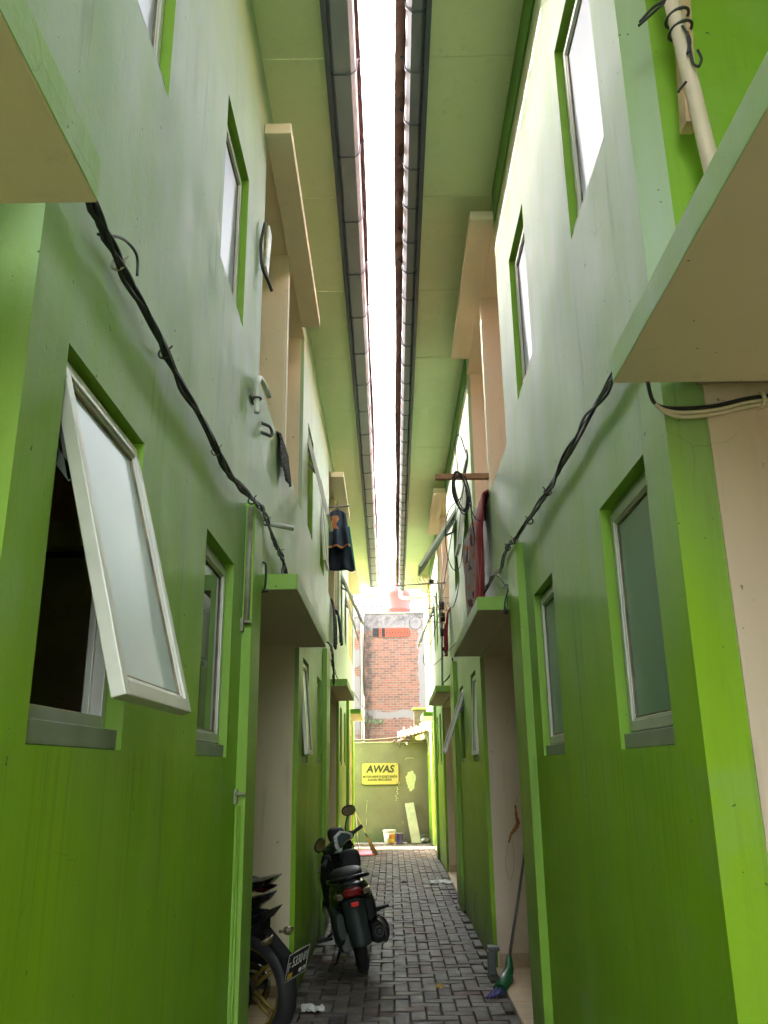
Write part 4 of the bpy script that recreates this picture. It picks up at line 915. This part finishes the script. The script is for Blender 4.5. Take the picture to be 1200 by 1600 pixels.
# pole and timber tied at the near right corner
M['rubber_strap'] = simple('black_rubber_strap', (.03, .03, .035), .6)
M['bamboo'] = simple('pale_plastic_pole', (.66, .55, .42), .45, sc=7, var=.1)
pr_ = empty('tied_pole', (.70, 2.0, 3.0)); tag(pr_, 'pale pole strapped to a timber batten at the near right upper corner', 'pole')
from_px = lambda px, py, y: (lambda r: Vector((0, 0, 1.55)) + r * (y / r.y))(M3 @ Vector(((px - 600) / F, (py - 800) / F, 1)))
pa_, pb_ = Vector((.775, 2.02, 4.35)), Vector((.905, 1.93, 2.90))
pa_ = from_px(1042, -30, 1.99); pb_ = from_px(1112, 262, 1.99)
mb = MB(); mb.tube([pa_ + (pa_ - pb_) * .4, pa_, pb_, pb_ + (pb_ - pa_) * .3], .0235, 16); mb.build('pole_tube', M['bamboo'], pr_)
ba, bb_ = from_px(1062, -40, 2.03), from_px(1077, 200, 2.03)
mb = MB(); d_ = (bb_ - ba).normalized(); sd = Vector((1, 0, 0)) * .019; dy = Vector((0, .028, 0))
mb.box8([q + k * sd + m * dy for q in (ba - d_ * .5, bb_) for k in (-1, 1) for m in (-1, 1)]); mb.build('batten', M['wood_pale'], pr_, bevel=.002)
for (px, py) in ((1058, 28), (1063, 48)):
    c_ = from_px(px, py, 2.0); mb = MB(); ax = (pb_ - pa_).normalized() + Vector((.15, 0, .25)); mb.ring(c_, ax, .036, .005, 20, 6); mb.build('strap', M['rubber_strap'], pr_)
for k, pts in enumerate((((1040, 0), (1020, 12), (1000, 34)), ((1038, 4), (1018, 22), (998, 40)), ((1066, 40), (1078, 62), (1074, 84)), ((1074, 50), (1082, 96), (1092, 104)), ((1092, 104), (1096, 92), (1090, 78)), ((1072, 128), (1062, 140), (1060, 144)))):
    mb = MB(); mb.tube(spl([from_px(px, py, 1.955) for px, py in pts], 5), .0042, 6); mb.build('strap_end', M['rubber_strap'], pr_)

# ---------------------------------------------------------------- rag and thread in the right porch
M['rag'] = simple('orange_brown_rag', (.42, .17, .05), .85, sc=25, var=.35)
rr = empty('hanging_rag', (1.05, 7.38, 1.3)); tag(rr, 'twisted orange rag strip dangling on the beige wall of the right porch', 'rag')
rpts = [Vector((1.132, 7.39, 1.77)), Vector((1.10, 7.39, 1.68)), Vector((1.125, 7.39, 1.58)), Vector((1.14, 7.39, 1.48)), Vector((1.12, 7.38, 1.40))]
mb = MB(); mb.tube(spl(rpts, 5), [.008 + .006 * abs(math.sin(i * 1.7)) for i in range(21)], 7); mb.build('knotted_strip', M['rag'], rr)
rp2 = [Vector((1.035, 7.38, 1.24)), Vector((1.04, 7.38, 1.15)), Vector((1.05, 7.38, 1.10)), Vector((1.02, 7.38, 1.05)), Vector((.985, 7.38, 1.01)), Vector((.965, 7.38, .95))]
mb = MB(); mb.tube(spl(rp2, 5), [.006 + .010 * math.sin(min(1, i / 22) * 3.0) + .003 * math.sin(i * 2.1) for i in range(26)], 7); mb.build('strip', M['rag'], rr)
mb = MB(); mb.tube(spl([Vector((1.12, 7.38, 1.40)), Vector((1.06, 7.385, 1.30)), Vector((1.035, 7.38, 1.24))], 6), .0015, 4); mb.tube(spl([Vector((.96, 7.38, .95)), Vector((.93, 7.38, .80)), Vector((.96, 7.38, .66)), Vector((1.0, 7.38, .80)), Vector((.99, 7.38, .98))], 8), .0013, 4); mb.build('thread', M['wood'], rr)
M['stain'] = simple('brown_wall_stain', (.36, .26, .18), .7, sc=18, var=.25)

# ---------------------------------------------------------------- motorcycles
M['blk'] = simple('black_gloss_plastic', (.007, .007, .008), .28, spec=.3, coat=.15, sc=5, var=.3)
M['blk_m'] = simple('black_matt_plastic', (.009, .009, .009), .6, spec=.25, sc=9, var=.3)
M['seat'] = simple('black_vinyl', (.009, .009, .009), .5, spec=.25, sc=30, bump=.15)
M['grey_pl'] = simple('dusty_grey_green_plastic', (.020, .029, .028), .55, sc=8, var=.3)
M['metal'] = simple('worn_engine_metal', (.10, .10, .095), .45, .8, sc=12, var=.3)
M['chrome'] = simple('bright_metal', (.55, .55, .55), .18, 1.0, var=.05)
M['redlens'] = simple('red_lens', (.20, .006, .008), .12, coat=.6, var=.05); M['redrefl'] = simple('red_reflector', (.85, .02, .015), .25, coat=.5, var=.05)
M['redrefl'].node_tree.nodes['Principled BSDF'].inputs['Sheen Weight'].default_value = .2
M['amber'] = simple('amber_clear_lens', (.13, .10, .055), .1, coat=.6, var=.1)
M['redlens_dim'] = simple('dull_red_lens', (.035, .003, .004), .25)
M['silver'] = simple('silver_paint', (.50, .50, .50), .3, .4, var=.05); M['dash'] = simple('smoky_dash', (.03, .04, .045), .15, coat=.5)
M['gold'] = simple('gold_rim_paint', (.26, .18, .035), .45, .5, sc=9, var=.2)
M['plate'] = simple('black_number_plate', (.012, .012, .012), .4); M['plate_w'] = simple('white_plate_paint', (.65, .65, .62), .5); M['sticker'] = simple('yellow_sticker', (.65, .40, .05), .5, sc=60, var=.3)

def wheel(parent, y, r, wt, rim_m, name, spokes, T=None, rimr=.70, disc=True):
    tm = MB(); prof = []
    for k in range(13):
        a_ = -math.pi / 2 * 1.15 + math.pi * 1.15 * k / 12; prof.append((wt * math.sin(a_), r - wt * 1.0 + wt * math.cos(a_)))
    n = 56; b0 = 0
    for i in range(n):
        a_ = 6.28318 * i / n; tread = .0025 if i % 2 else 0
        for k, (x, rad) in enumerate(prof):
            rd = rad - (tread if 3 < k < 9 else 0); q = Vector((x, y + rd * math.cos(a_), r + rd * math.sin(a_))); tm.v.append(tuple(T @ q if T else q))
    m = len(prof)
    for i in range(n):
        for k in range(m - 1): tm.f.append((i * m + k, ((i + 1) % n) * m + k, ((i + 1) % n) * m + k + 1, i * m + k + 1)); tm.mi.append(0); tm.sm.append(True)
    w = tm.build(name, M['rubber'], parent, local=True)
    rm = MB(); R1 = r - wt * 1.55
    rm.ring((0, y, r), (1, 0, 0), R1, .012, 48, 8, sx=wt / .012 * .55, T=T); rm.ring((wt * .6, y, r), (1, 0, 0), R1 + .006, .006, 48, 6, T=T); rm.ring((-wt * .6, y, r), (1, 0, 0), R1 + .006, .006, 48, 6, T=T)
    rm.build('rim', rim_m, w, local=True)
    sp = MB()
    for i in range(spokes):
        a_ = 6.28318 * i / spokes
        for da in ((-.09, .09) if spokes <= 6 else (0,)):
            p0 = Vector((.012, y + .04 * math.cos(a_ + da * 4), r + .04 * math.sin(a_ + da * 4))); p1 = Vector((.008, y + R1 * math.cos(a_ + da), r + R1 * math.sin(a_ + da)))
            if T: p0, p1 = T @ p0, T @ p1
            sp.tube([p0, p1], [.013, .008], 6)
    sp.build('spokes', rim_m, w, local=True)
    hb = MB(); hb.loft([(-.06, y, r, .045, .045), (-.02, y, r, .05, .05), (.02, y, r, .05, .05), (.06, y, r, .045, .045)], axis='x', pw=2, T=T); hb.build('hub', M['metal'], w, local=True)
    return w

# scooter, rear towards the camera, on its side stand
sc = empty('scooter', (-.238, 7.40, .0), (0, R(-10.9), R(7.5))); sc.scale = (.95, .95, .95)
tag(sc, 'black motor scooter parked on the paved path facing away with bars turned left', 'scooter')
wheel(sc, 0, .27, .048, M['blk_m'], 'rear_wheel', 5)
ax = Vector((0, -math.sin(R(26)), math.cos(R(26)))); piv = Vector((0, 1.02, .80))
ST = Matrix.Translation(piv) @ Matrix.Rotation(R(50), 4, ax) @ Matrix.Translation(-piv)
SB = ST @ Matrix.Translation((0, 0, -.11))
wheel(sc, 1.22, .27, .042, M['blk_m'], 'front_wheel', 5, T=ST)
def part(name, m, fn, parent=None, T=None, **kw):
    mb = MB(); fn(mb); return mb.build(name, m, parent or sc, local=True, **kw)
part('tail_body', M['blk'], lambda b: b.loft([(-.36, 0, .70, .055, .035), (-.33, 0, .685, .105, .06), (-.24, 0, .66, .145, .095), (-.08, 0, .62, .172, .145), (.12, 0, .585, .18, .165), (.34, 0, .56, .165, .165), (.50, 0, .52, .13, .13), (.58, 0, .45, .10, .10)], n=30, pw=2.4))
part('seat', M['seat'], lambda b: b.loft([(-.22, 0, .76, .06, .03), (-.18, 0, .775, .115, .045), (.0, 0, .785, .135, .05), (.22, 0, .765, .135, .05), (.30, 0, .74, .13, .05), (.48, 0, .735, .10, .045), (.56, 0, .72, .05, .025)], n=26, pw=2.8))
part('backrest', M['seat'], lambda b: b.loft([(.40, .08, .80, .075, .06), (.44, .08, .83, .095, .085), (.50, .08, .83, .095, .09), (.56, .08, .82, .07, .06)], n=24, pw=3.2))
part('grab_rail', M['blk'], lambda b: b.tube(spl([(-.165, .10, .735), (-.17, -.10, .755), (-.14, -.27, .775), (0, -.35, .785), (.14, -.27, .775), (.17, -.10, .755), (.165, .10, .735)], 6), .017, 10))
part('tail_light', M['redlens'], lambda b: b.loft([(-.385, 0, .675, .04, .022), (-.37, 0, .675, .075, .035), (-.33, 0, .68, .085, .04)], n=22, pw=3))
part('turn_signal', M['amber'], lambda b: b.loft([(-.375, -.105, .655, .018, .015), (-.36, -.112, .655, .032, .024), (-.31, -.118, .658, .038, .028)], n=18, pw=2.4))
part('turn_signal', M['amber'], lambda b: b.loft([(-.375, .105, .665, .018, .015), (-.36, .112, .665, .032, .024), (-.31, .118, .668, .038, .028)], n=18, pw=2.4))
part('reflector', M['redrefl'], lambda b: b.box(-.030, .030, -.407, -.395, .572, .606), bevel=.004)
part('rear_fender', M['grey_pl'], lambda b: b.grid(lambda u, v: Vector(((u - .5) * (.20 - .04 * v) + .0, -.30 - .14 * v - .02 * math.cos((u - .5) * 3) + .06 * (2 * u - 1) ** 2, .62 - .34 * v - (.0 if abs(u - .5) < .3 else .0))), 12, 12), recalc=False, solid=.008)
part('fender_flap', M['blk_m'], lambda b: b.box(-.05, .05, -.40, -.39, .565, .63), bevel=.004)
part('side_panel', M['grey_pl'], lambda b: b.loft([(-.24, -.13, .42, .03, .10), (-.10, -.15, .40, .04, .15), (.15, -.16, .40, .04, .16), (.35, -.13, .40, .02, .10)], n=18, pw=3))
part('side_panel', M['blk_m'], lambda b: b.loft([(-.22, .12, .50, .03, .08), (-.10, .15, .48, .04, .12), (.15, .16, .48, .04, .14), (.35, .13, .48, .02, .10)], n=18, pw=3))
part('swing_case', M['metal'], lambda b: (b.loft([(-.10, -.10, .27, .045, .07), (.02, -.115, .27, .06, .10), (.25, -.125, .27, .065, .09), (.45, -.12, .28, .055, .08)], n=22, pw=3), b.loft([(.15, 0, .29, .12, .10), (.5, 0, .32, .10, .11)], n=16, pw=3)))
part('shock_absorber', M['metal'], lambda b: (b.tube([(-.10, -.02, .30), (-.10, .16, .60)], .022, 10), [b.ring((-.10, -.02 + .018 * i, .32 + .03 * i), (0, .5, .85), .03, .006, 14, 5) for i in range(8)]))
ex = part('exhaust', M['blk_m'], lambda b: (b.loft([(-.28, .155, .33, .040, .06), (-.26, .155, .325, .060, .085), (-.05, .15, .30, .064, .09), (.18, .14, .26, .055, .07), (.26, .12, .24, .025, .025), (.5, .05, .20, .018, .018)], n=24, pw=2.4)))
part('heat_shield', M['blk'], lambda b: b.grid(lambda u, v: Vector((.16 + .09 * math.cos(R(-60 + 160 * u)), -.27 + .36 * v, .335 - .07 * v + .115 * math.sin(R(-60 + 160 * u)))), 12, 6), ex, recalc=False, solid=.006)
part('exhaust_cap', M['metal'], lambda b: (b.ring((.165, -.285, .33), (0, 1, 0), .036, .006, 20, 6), b.ring((.165, -.286, .33), (0, 1, 0), .012, .006, 14, 6)), ex)
part('foot_peg', M['blk_m'], lambda b: (b.tube([(.12, .22, .40), (.20, .18, .41), (.30, .14, .43)], [.014, .014, .011], 8), b.box(.20, .32, .115, .16, .425, .445)), bevel=.003)
part('foot_peg', M['blk_m'], lambda b: (b.tube([(-.12, .30, .33), (-.24, .26, .28)], .012, 8), b.box(-.34, -.20, .22, .275, .255, .28)), bevel=.003)
part('side_stand', M['blk_m'], lambda b: b.tube([(-.09, .42, .24), (-.20, .34, .05), (-.235, .30, .035)], [.013, .011, .016], 8))
part('floorboard', M['blk_m'], lambda b: b.loft([(.50, 0, .33, .12, .05), (.60, 0, .31, .14, .045), (.85, 0, .31, .14, .045), (.95, 0, .36, .12, .06)], n=20, pw=3.5))
part('leg_shield', M['blk'], lambda b: b.loft([(.30, 0, 1.02, .17, .06), (.45, 0, 1.04, .20, .075), (.65, 0, 1.02, .205, .085), (.82, 0, .98, .17, .085), (.93, 0, .96, .11, .07)], n=26, pw=3, axis='z'))
part('under_cowl', M['blk_m'], lambda b: b.loft([(.90, 0, .42, .13, .12), (1.02, 0, .50, .12, .13), (1.10, 0, .56, .08, .10)], n=20, pw=3))
part('front_fork', M['metal'], lambda b: [b.tube([ST @ Vector((x, 1.22, .27)), ST @ Vector((x, 1.08, .62))], .017, 8) for x in (-.065, .065)])
part('front_fender', M['blk'], lambda b: b.grid(lambda u, v: ST @ Vector((.065 * (2 * u - 1), 1.22 + (.30 - .02 * (2 * u - 1) ** 2) * math.cos(R(20 + 145 * v)), .27 + (.305 - .03 * (2 * u - 1) ** 2) * math.sin(R(20 + 145 * v)))), 8, 20), recalc=False, solid=.005)
hbm = part('handlebar_cowl', M['blk'], lambda b: b.loft([(.84, 0, .99, .10, .05), (.90, 0, 1.01, .15, .065), (.98, 0, 1.02, .16, .075), (1.06, 0, 1.0, .12, .07), (1.12, 0, .97, .06, .04)], n=26, pw=2.8, T=SB))
def plate_pts(sc_, z0=0.): return [Vector((x * sc_, .87 + .42 * z * sc_ - z0 * .9, 1.045 + z * sc_ * .9 + z0 * .5)) for x, z in ((-.15, -.045), (-.12, .02), (-.045, .09), (.06, .09), (.12, .03), (.15, -.02), (.12, -.05), (.04, -.03), (-.04, -.03), (-.10, -.06))]
def dashfn(b, sc_, z0, th):
    pts = [SB @ p for p in plate_pts(sc_, z0)]; pts2 = [SB @ (p + Vector((0, -th * .8, th * .6))) for p in plate_pts(sc_, z0)]; k = len(b.v); n = len(pts)
    b.v += [tuple(p) for p in pts + pts2]; b.f += [tuple(range(k, k + n)), tuple(range(k + n, k + 2 * n))]; b.mi += [0, 0]; b.sm += [False, False]
    for i in range(n): b.f.append((k + i, k + (i + 1) % n, k + n + (i + 1) % n, k + n + i)); b.mi.append(0); b.sm.append(False)
dsf = part('dash_surround', M['silver'], lambda b: dashfn(b, 1.0, .02, .02), hbm, bevel=.004)
part('dash_screen', M['dash'], lambda b: dashfn(b, .70, .042, .012), dsf, bevel=.003)
for sx in (-1, 1):
    g = part('handle_grip', M['rubber'], lambda b: (b.tube([SB @ Vector((sx * .13, .95, 1.01)), SB @ Vector((sx * .24, .92, 1.02))], .014, 8), b.tube([SB @ Vector((sx * .23, .922, 1.02)), SB @ Vector((sx * .36, .87, 1.015))], .0185, 10), b.loft([(sx * .17, .95, 1.02, .035, .03), (sx * .23, .93, 1.02, .04, .035)], axis='x', T=SB, n=14)))
    part('brake_lever', M['metal'], lambda b: b.tube(spl([SB @ Vector((sx * .20, .97, 1.01)), SB @ Vector((sx * .27, .985, 1.0)), SB @ Vector((sx * .37, .95, .985))], 5), .0065, 6), g)
    TM_ = SB @ Matrix.Translation((sx * (.335 if sx > 0 else .275), .90 if sx > 0 else .86, 1.215 if sx > 0 else 1.19)) @ Matrix.Rotation(R(-sx * 12 - 30), 4, 'Z') @ Matrix.Rotation(R(sx * 18), 4, 'Y')
    mr = part('mirror', M['blk_m'], lambda b: (b.loft([(-.012, 0, 0, .066, .045), (.0, 0, 0, .072, .052), (.025, 0, 0, .05, .035), (.035, 0, 0, .02, .015)], n=26, pw=2.3, T=TM_), b.tube(spl([SB @ Vector((sx * .17, .93, 1.04)), SB @ Vector((sx * .22, .93, 1.12)), TM_ @ Vector((0, .02, -.02))], 6), .0075, 7)))
    part('mirror_glass', M['mirror'], lambda b: b.loft([(-.0145, 0, 0, .060, .040), (-.0125, 0, 0, .060, .040)], n=26, pw=2.3, T=TM_), mr)
part('brake_hose', M['blk_m'], lambda b: b.tube(spl([SB @ Vector((.14, .96, 1.0)), SB @ Vector((.18, .92, .92)), Vector((.12, .95, .80)), Vector((.07, .98, .72))], 6), .006, 6))
fh = part('front_bag', M['blk_m'], lambda b: b.loft([(1.02, .03, .99, .06, .04), (1.06, .03, 1.01, .085, .06), (1.14, .03, 1.02, .085, .065), (1.20, .03, 1.0, .05, .04)], n=22, pw=3))

# sport motorcycle parked nose-in inside the first left porch
sb = empty('motorcycle', (-.83, 5.30, .05), (0, R(-4), R(68))); sb.scale = (1.1, 1.1, 1.1)
tag(sb, 'black sport motorcycle with gold rims parked nose in inside the left porch', 'motorcycle')
def sp_(name, m, fn, parent=None, **kw):
    mb = MB(); fn(mb); return mb.build(name, m, parent or sb, local=True, **kw)
wheel(sb, 0, .292, .058, M['gold'], 'rear_wheel', 5)
wheel(sb, 1.28, .292, .048, M['gold'], 'front_wheel', 5)
def wedge(b, pts, x0, x1, taper=.0):
    """side outline in (y,z) extruded across x; outline narrowed by taper at the tips"""
    k = len(b.v); n = len(pts); cy = sum(p[0] for p in pts) / n; cz = sum(p[1] for p in pts) / n
    for x, tp in ((x0, taper), (x0 * .6 + x1 * .4, 0), (x1, taper)):
        for (y, z) in pts: b.v.append((x, y + (cy - y) * tp, z + (cz - z) * tp))
    b.f += [tuple(range(k, k + n)), tuple(range(k + 2 * n, k + 3 * n))]; b.mi += [0, 0]; b.sm += [False, False]
    for r_ in range(2):
        for i in range(n): b.f.append((k + r_ * n + i, k + r_ * n + (i + 1) % n, k + (r_ + 1) * n + (i + 1) % n, k + (r_ + 1) * n + i)); b.mi.append(0); b.sm.append(False)
def wedgeT(b, pts, *a_): wedge(b, [(y + .07, z - .075) for y, z in pts], *a_)
sp_('seat', M['seat'], lambda b: wedgeT(b, [(-.12, .885), (-.02, .905), (.25, .88), (.50, .80), (.50, .76), (.2, .80), (-.05, .85)], -.10, .10, .06), bevel=.012)
sp_('tail_cowl', M['blk'], lambda b: wedgeT(b, [(-.27, .915), (-.20, .905), (.0, .865), (.3, .79), (.5, .73), (.5, .66), (.2, .72), (-.05, .80), (-.20, .86)], -.11, .11, .10), bevel=.008)
sp_('tail_cowl', M['blk'], lambda b: wedgeT(b, [(-.24, .835), (-.10, .80), (.10, .75), (.45, .66), (.45, .58), (.12, .66), (-.13, .74), (-.2, .79)], -.085, .085, .08), bevel=.008)
sp_('tail_light', M['redlens_dim'], lambda b: wedgeT(b, [(-.255, .86), (-.19, .865), (-.12, .84), (-.20, .835)], -.05, .05, .1), bevel=.004)
sp_('tail_winglet', M['blk'], lambda b: wedgeT(b, [(-.26, .765), (-.14, .72), (.05, .68), (.3, .60), (.3, .54), (.0, .60), (-.13, .66), (-.2, .70)], -.10, .10, .08), bevel=.006)
sp_('tank', M['blk'], lambda b: b.loft([(.48, 0, .78, .10, .08), (.60, 0, .86, .15, .13), (.80, 0, .88, .16, .14), (.98, 0, .84, .12, .10)], n=22, pw=2.6))
sp_('fairing', M['blk'], lambda b: b.loft([(.35, 0, .50, .14, .12), (.6, 0, .50, .20, .20), (.95, 0, .62, .21, .24), (1.2, 0, .80, .18, .16), (1.42, 0, .80, .07, .08)], n=22, pw=3))
sp_('windscreen', M['dash'], lambda b: b.loft([(1.05, 0, .95, .12, .04), (1.15, 0, 1.0, .11, .09), (1.32, 0, .92, .06, .05)], n=18, pw=2.4))
sp_('fork', M['metal'], lambda b: [b.tube([(x, 1.28, .29), (x, 1.08, .92)], .024, 10) for x in (-.10, .10)])
sp_('handlebar', M['rubber'], lambda b: [b.tube([(0, 1.05, .96), (sx_ * .18, 1.02, .95), (sx_ * .34, .95, .92)], .016, 8) for sx_ in (-1, 1)])
sp_('under_tail', M['blk_m'], lambda b: (wedgeT(b, [(-.14, .80), (.1, .76), (.5, .70), (.5, .40), (.25, .56), (.0, .60), (-.12, .66)], -.07, .07, .05), b.loft([(-.12, 0, .62, .055, .05), (.05, 0, .60, .075, .07), (.30, 0, .56, .09, .10)], n=14, pw=4)), bevel=.008)
sp_('engine', M['metal'], lambda b: b.loft([(.35, 0, .38, .12, .12), (.5, 0, .40, .15, .16), (.75, 0, .38, .14, .15)], n=16, pw=4))
sp_('swingarm', M['metal'], lambda b: [b.box8([Vector((x + dx, y, z)) for (z, y) in ((.26, -.07), (.33, -.07), (.34, .48), (.44, .48)) for dx in (0, .028)][:0] or [Vector((x + dx, y, zc + dz)) for dz in (-.03, .03) for (y, zc) in ((-.08, .292), (.48, .37)) for dx in (0, .028)]) for x in (-.105, .08)], bevel=.004)
sp_('chain_guard', M['blk_m'], lambda b: (wedge(b, [(-.05, .36), (.10, .42), (.45, .46), (.45, .42), (.12, .37), (.0, .33)], -.13, -.10), b.ring((-.088, 0, .292), (1, 0, 0), .085, .008, 28, 6)), bevel=.003)
sp_('axle_nut', M['chrome'], lambda b: (b.tube([(-.075, 0, .292), (-.135, 0, .292)], .014, 6), b.box(-.13, -.115, .02, .10, .28, .305)))
sp_('brake_disc', M['chrome'], lambda b: b.ring((.075, 0, .292), (1, 0, 0), .085, .018, 36, 6, sx=.12))
sp_('exhaust', M['blk_m'], lambda b: b.loft([(-.10, .16, .44, .04, .05), (-.08, .16, .44, .055, .065), (.25, .14, .34, .05, .06), (.4, .1, .25, .025, .025)], n=18, pw=2.2))
sp_('hugger', M['blk_m'], lambda b: b.grid(lambda u, v: Vector((.065 * (2 * u - 1), .318 * math.cos(R(25 + 70 * v)), .292 + (.318 - .02 * (2 * u - 1) ** 2) * math.sin(R(25 + 70 * v)))), 8, 14), recalc=False, solid=.004)
bkm = sp_('plate_bracket', M['blk_m'], lambda b: (wedge(b, [(-.02, .66), (-.08, .62), (-.25, .46), (-.285, .37), (-.255, .36), (-.16, .44), (-.02, .58)], -.045, .045, 0)), bevel=.005)
for sx_ in (-1, 1): sp_('turn_signal', M['amber'], lambda b: (b.tube([(sx_ * .04, -.18, .56), (sx_ * .09, -.19, .55)], .008, 6), b.loft([(sx_ * .08, -.19, .55, .012, .012), (sx_ * .10, -.19, .55, .028, .022), (sx_ * .15, -.19, .55, .012, .01)], axis='x', pw=2.2, n=14)), bkm)
PT = Matrix.Translation((0, -.30, .43)) @ Matrix.Rotation(R(14), 4, 'X') @ Matrix.Scale(.88, 4)     # plate leans back: its face looks up and behind
PF = PT @ Matrix.Rotation(R(90), 4, 'X')                                        # text plane facing -y
npl = sp_('number_plate', M['plate'], lambda b: b.box8([PT @ Vector((x, y, z)) for z in (-.075, .075) for y in (-.0015, .0015) for x in (-.125, .125)]), bevel=.001)
sp_('plate_border', M['plate_w'], lambda b: [b.box8([PT @ Vector((x, y, z)) for z in (z0, z1_) for y in (-.003, -.0016) for x in (x0, x1)]) for (x0, x1, z0, z1_) in ((-.124, .124, .0715, .0745), (-.124, .124, -.0745, -.0715), (-.124, -.121, -.0715, .0715), (.121, .124, -.0715, .0715))], npl)
text_obj('plate_number', 'F', .07, M['plate_w'], npl, PF @ Matrix.Translation((-.098, .0, .003)), extrude=.0008)
text_obj('plate_number', '5330', .078, M['plate_w'], npl, PF @ Matrix.Translation((-.008, .018, .003)), extrude=.0008, sx=.78)
text_obj('plate_number', 'BY', .07, M['plate_w'], npl, PF @ Matrix.Translation((.092, .02, .003)), extrude=.0008, sx=.7)
text_obj('plate_number', '08 19', .034, M['plate_w'], npl, PF @ Matrix.Translation((.07, -.048, .003)), extrude=.0008)
sp_('plate_sticker', M['sticker'], lambda b: (b.ring((-.075, -.347, .38), (0, 1, 0), .001, .001, 6, 4) if False else b.box8([PT @ Vector((x, y, z)) for z in (-.066, -.034) for y in (-.003, -.0016) for x in (-.10, -.045)])), npl, bevel=.001)
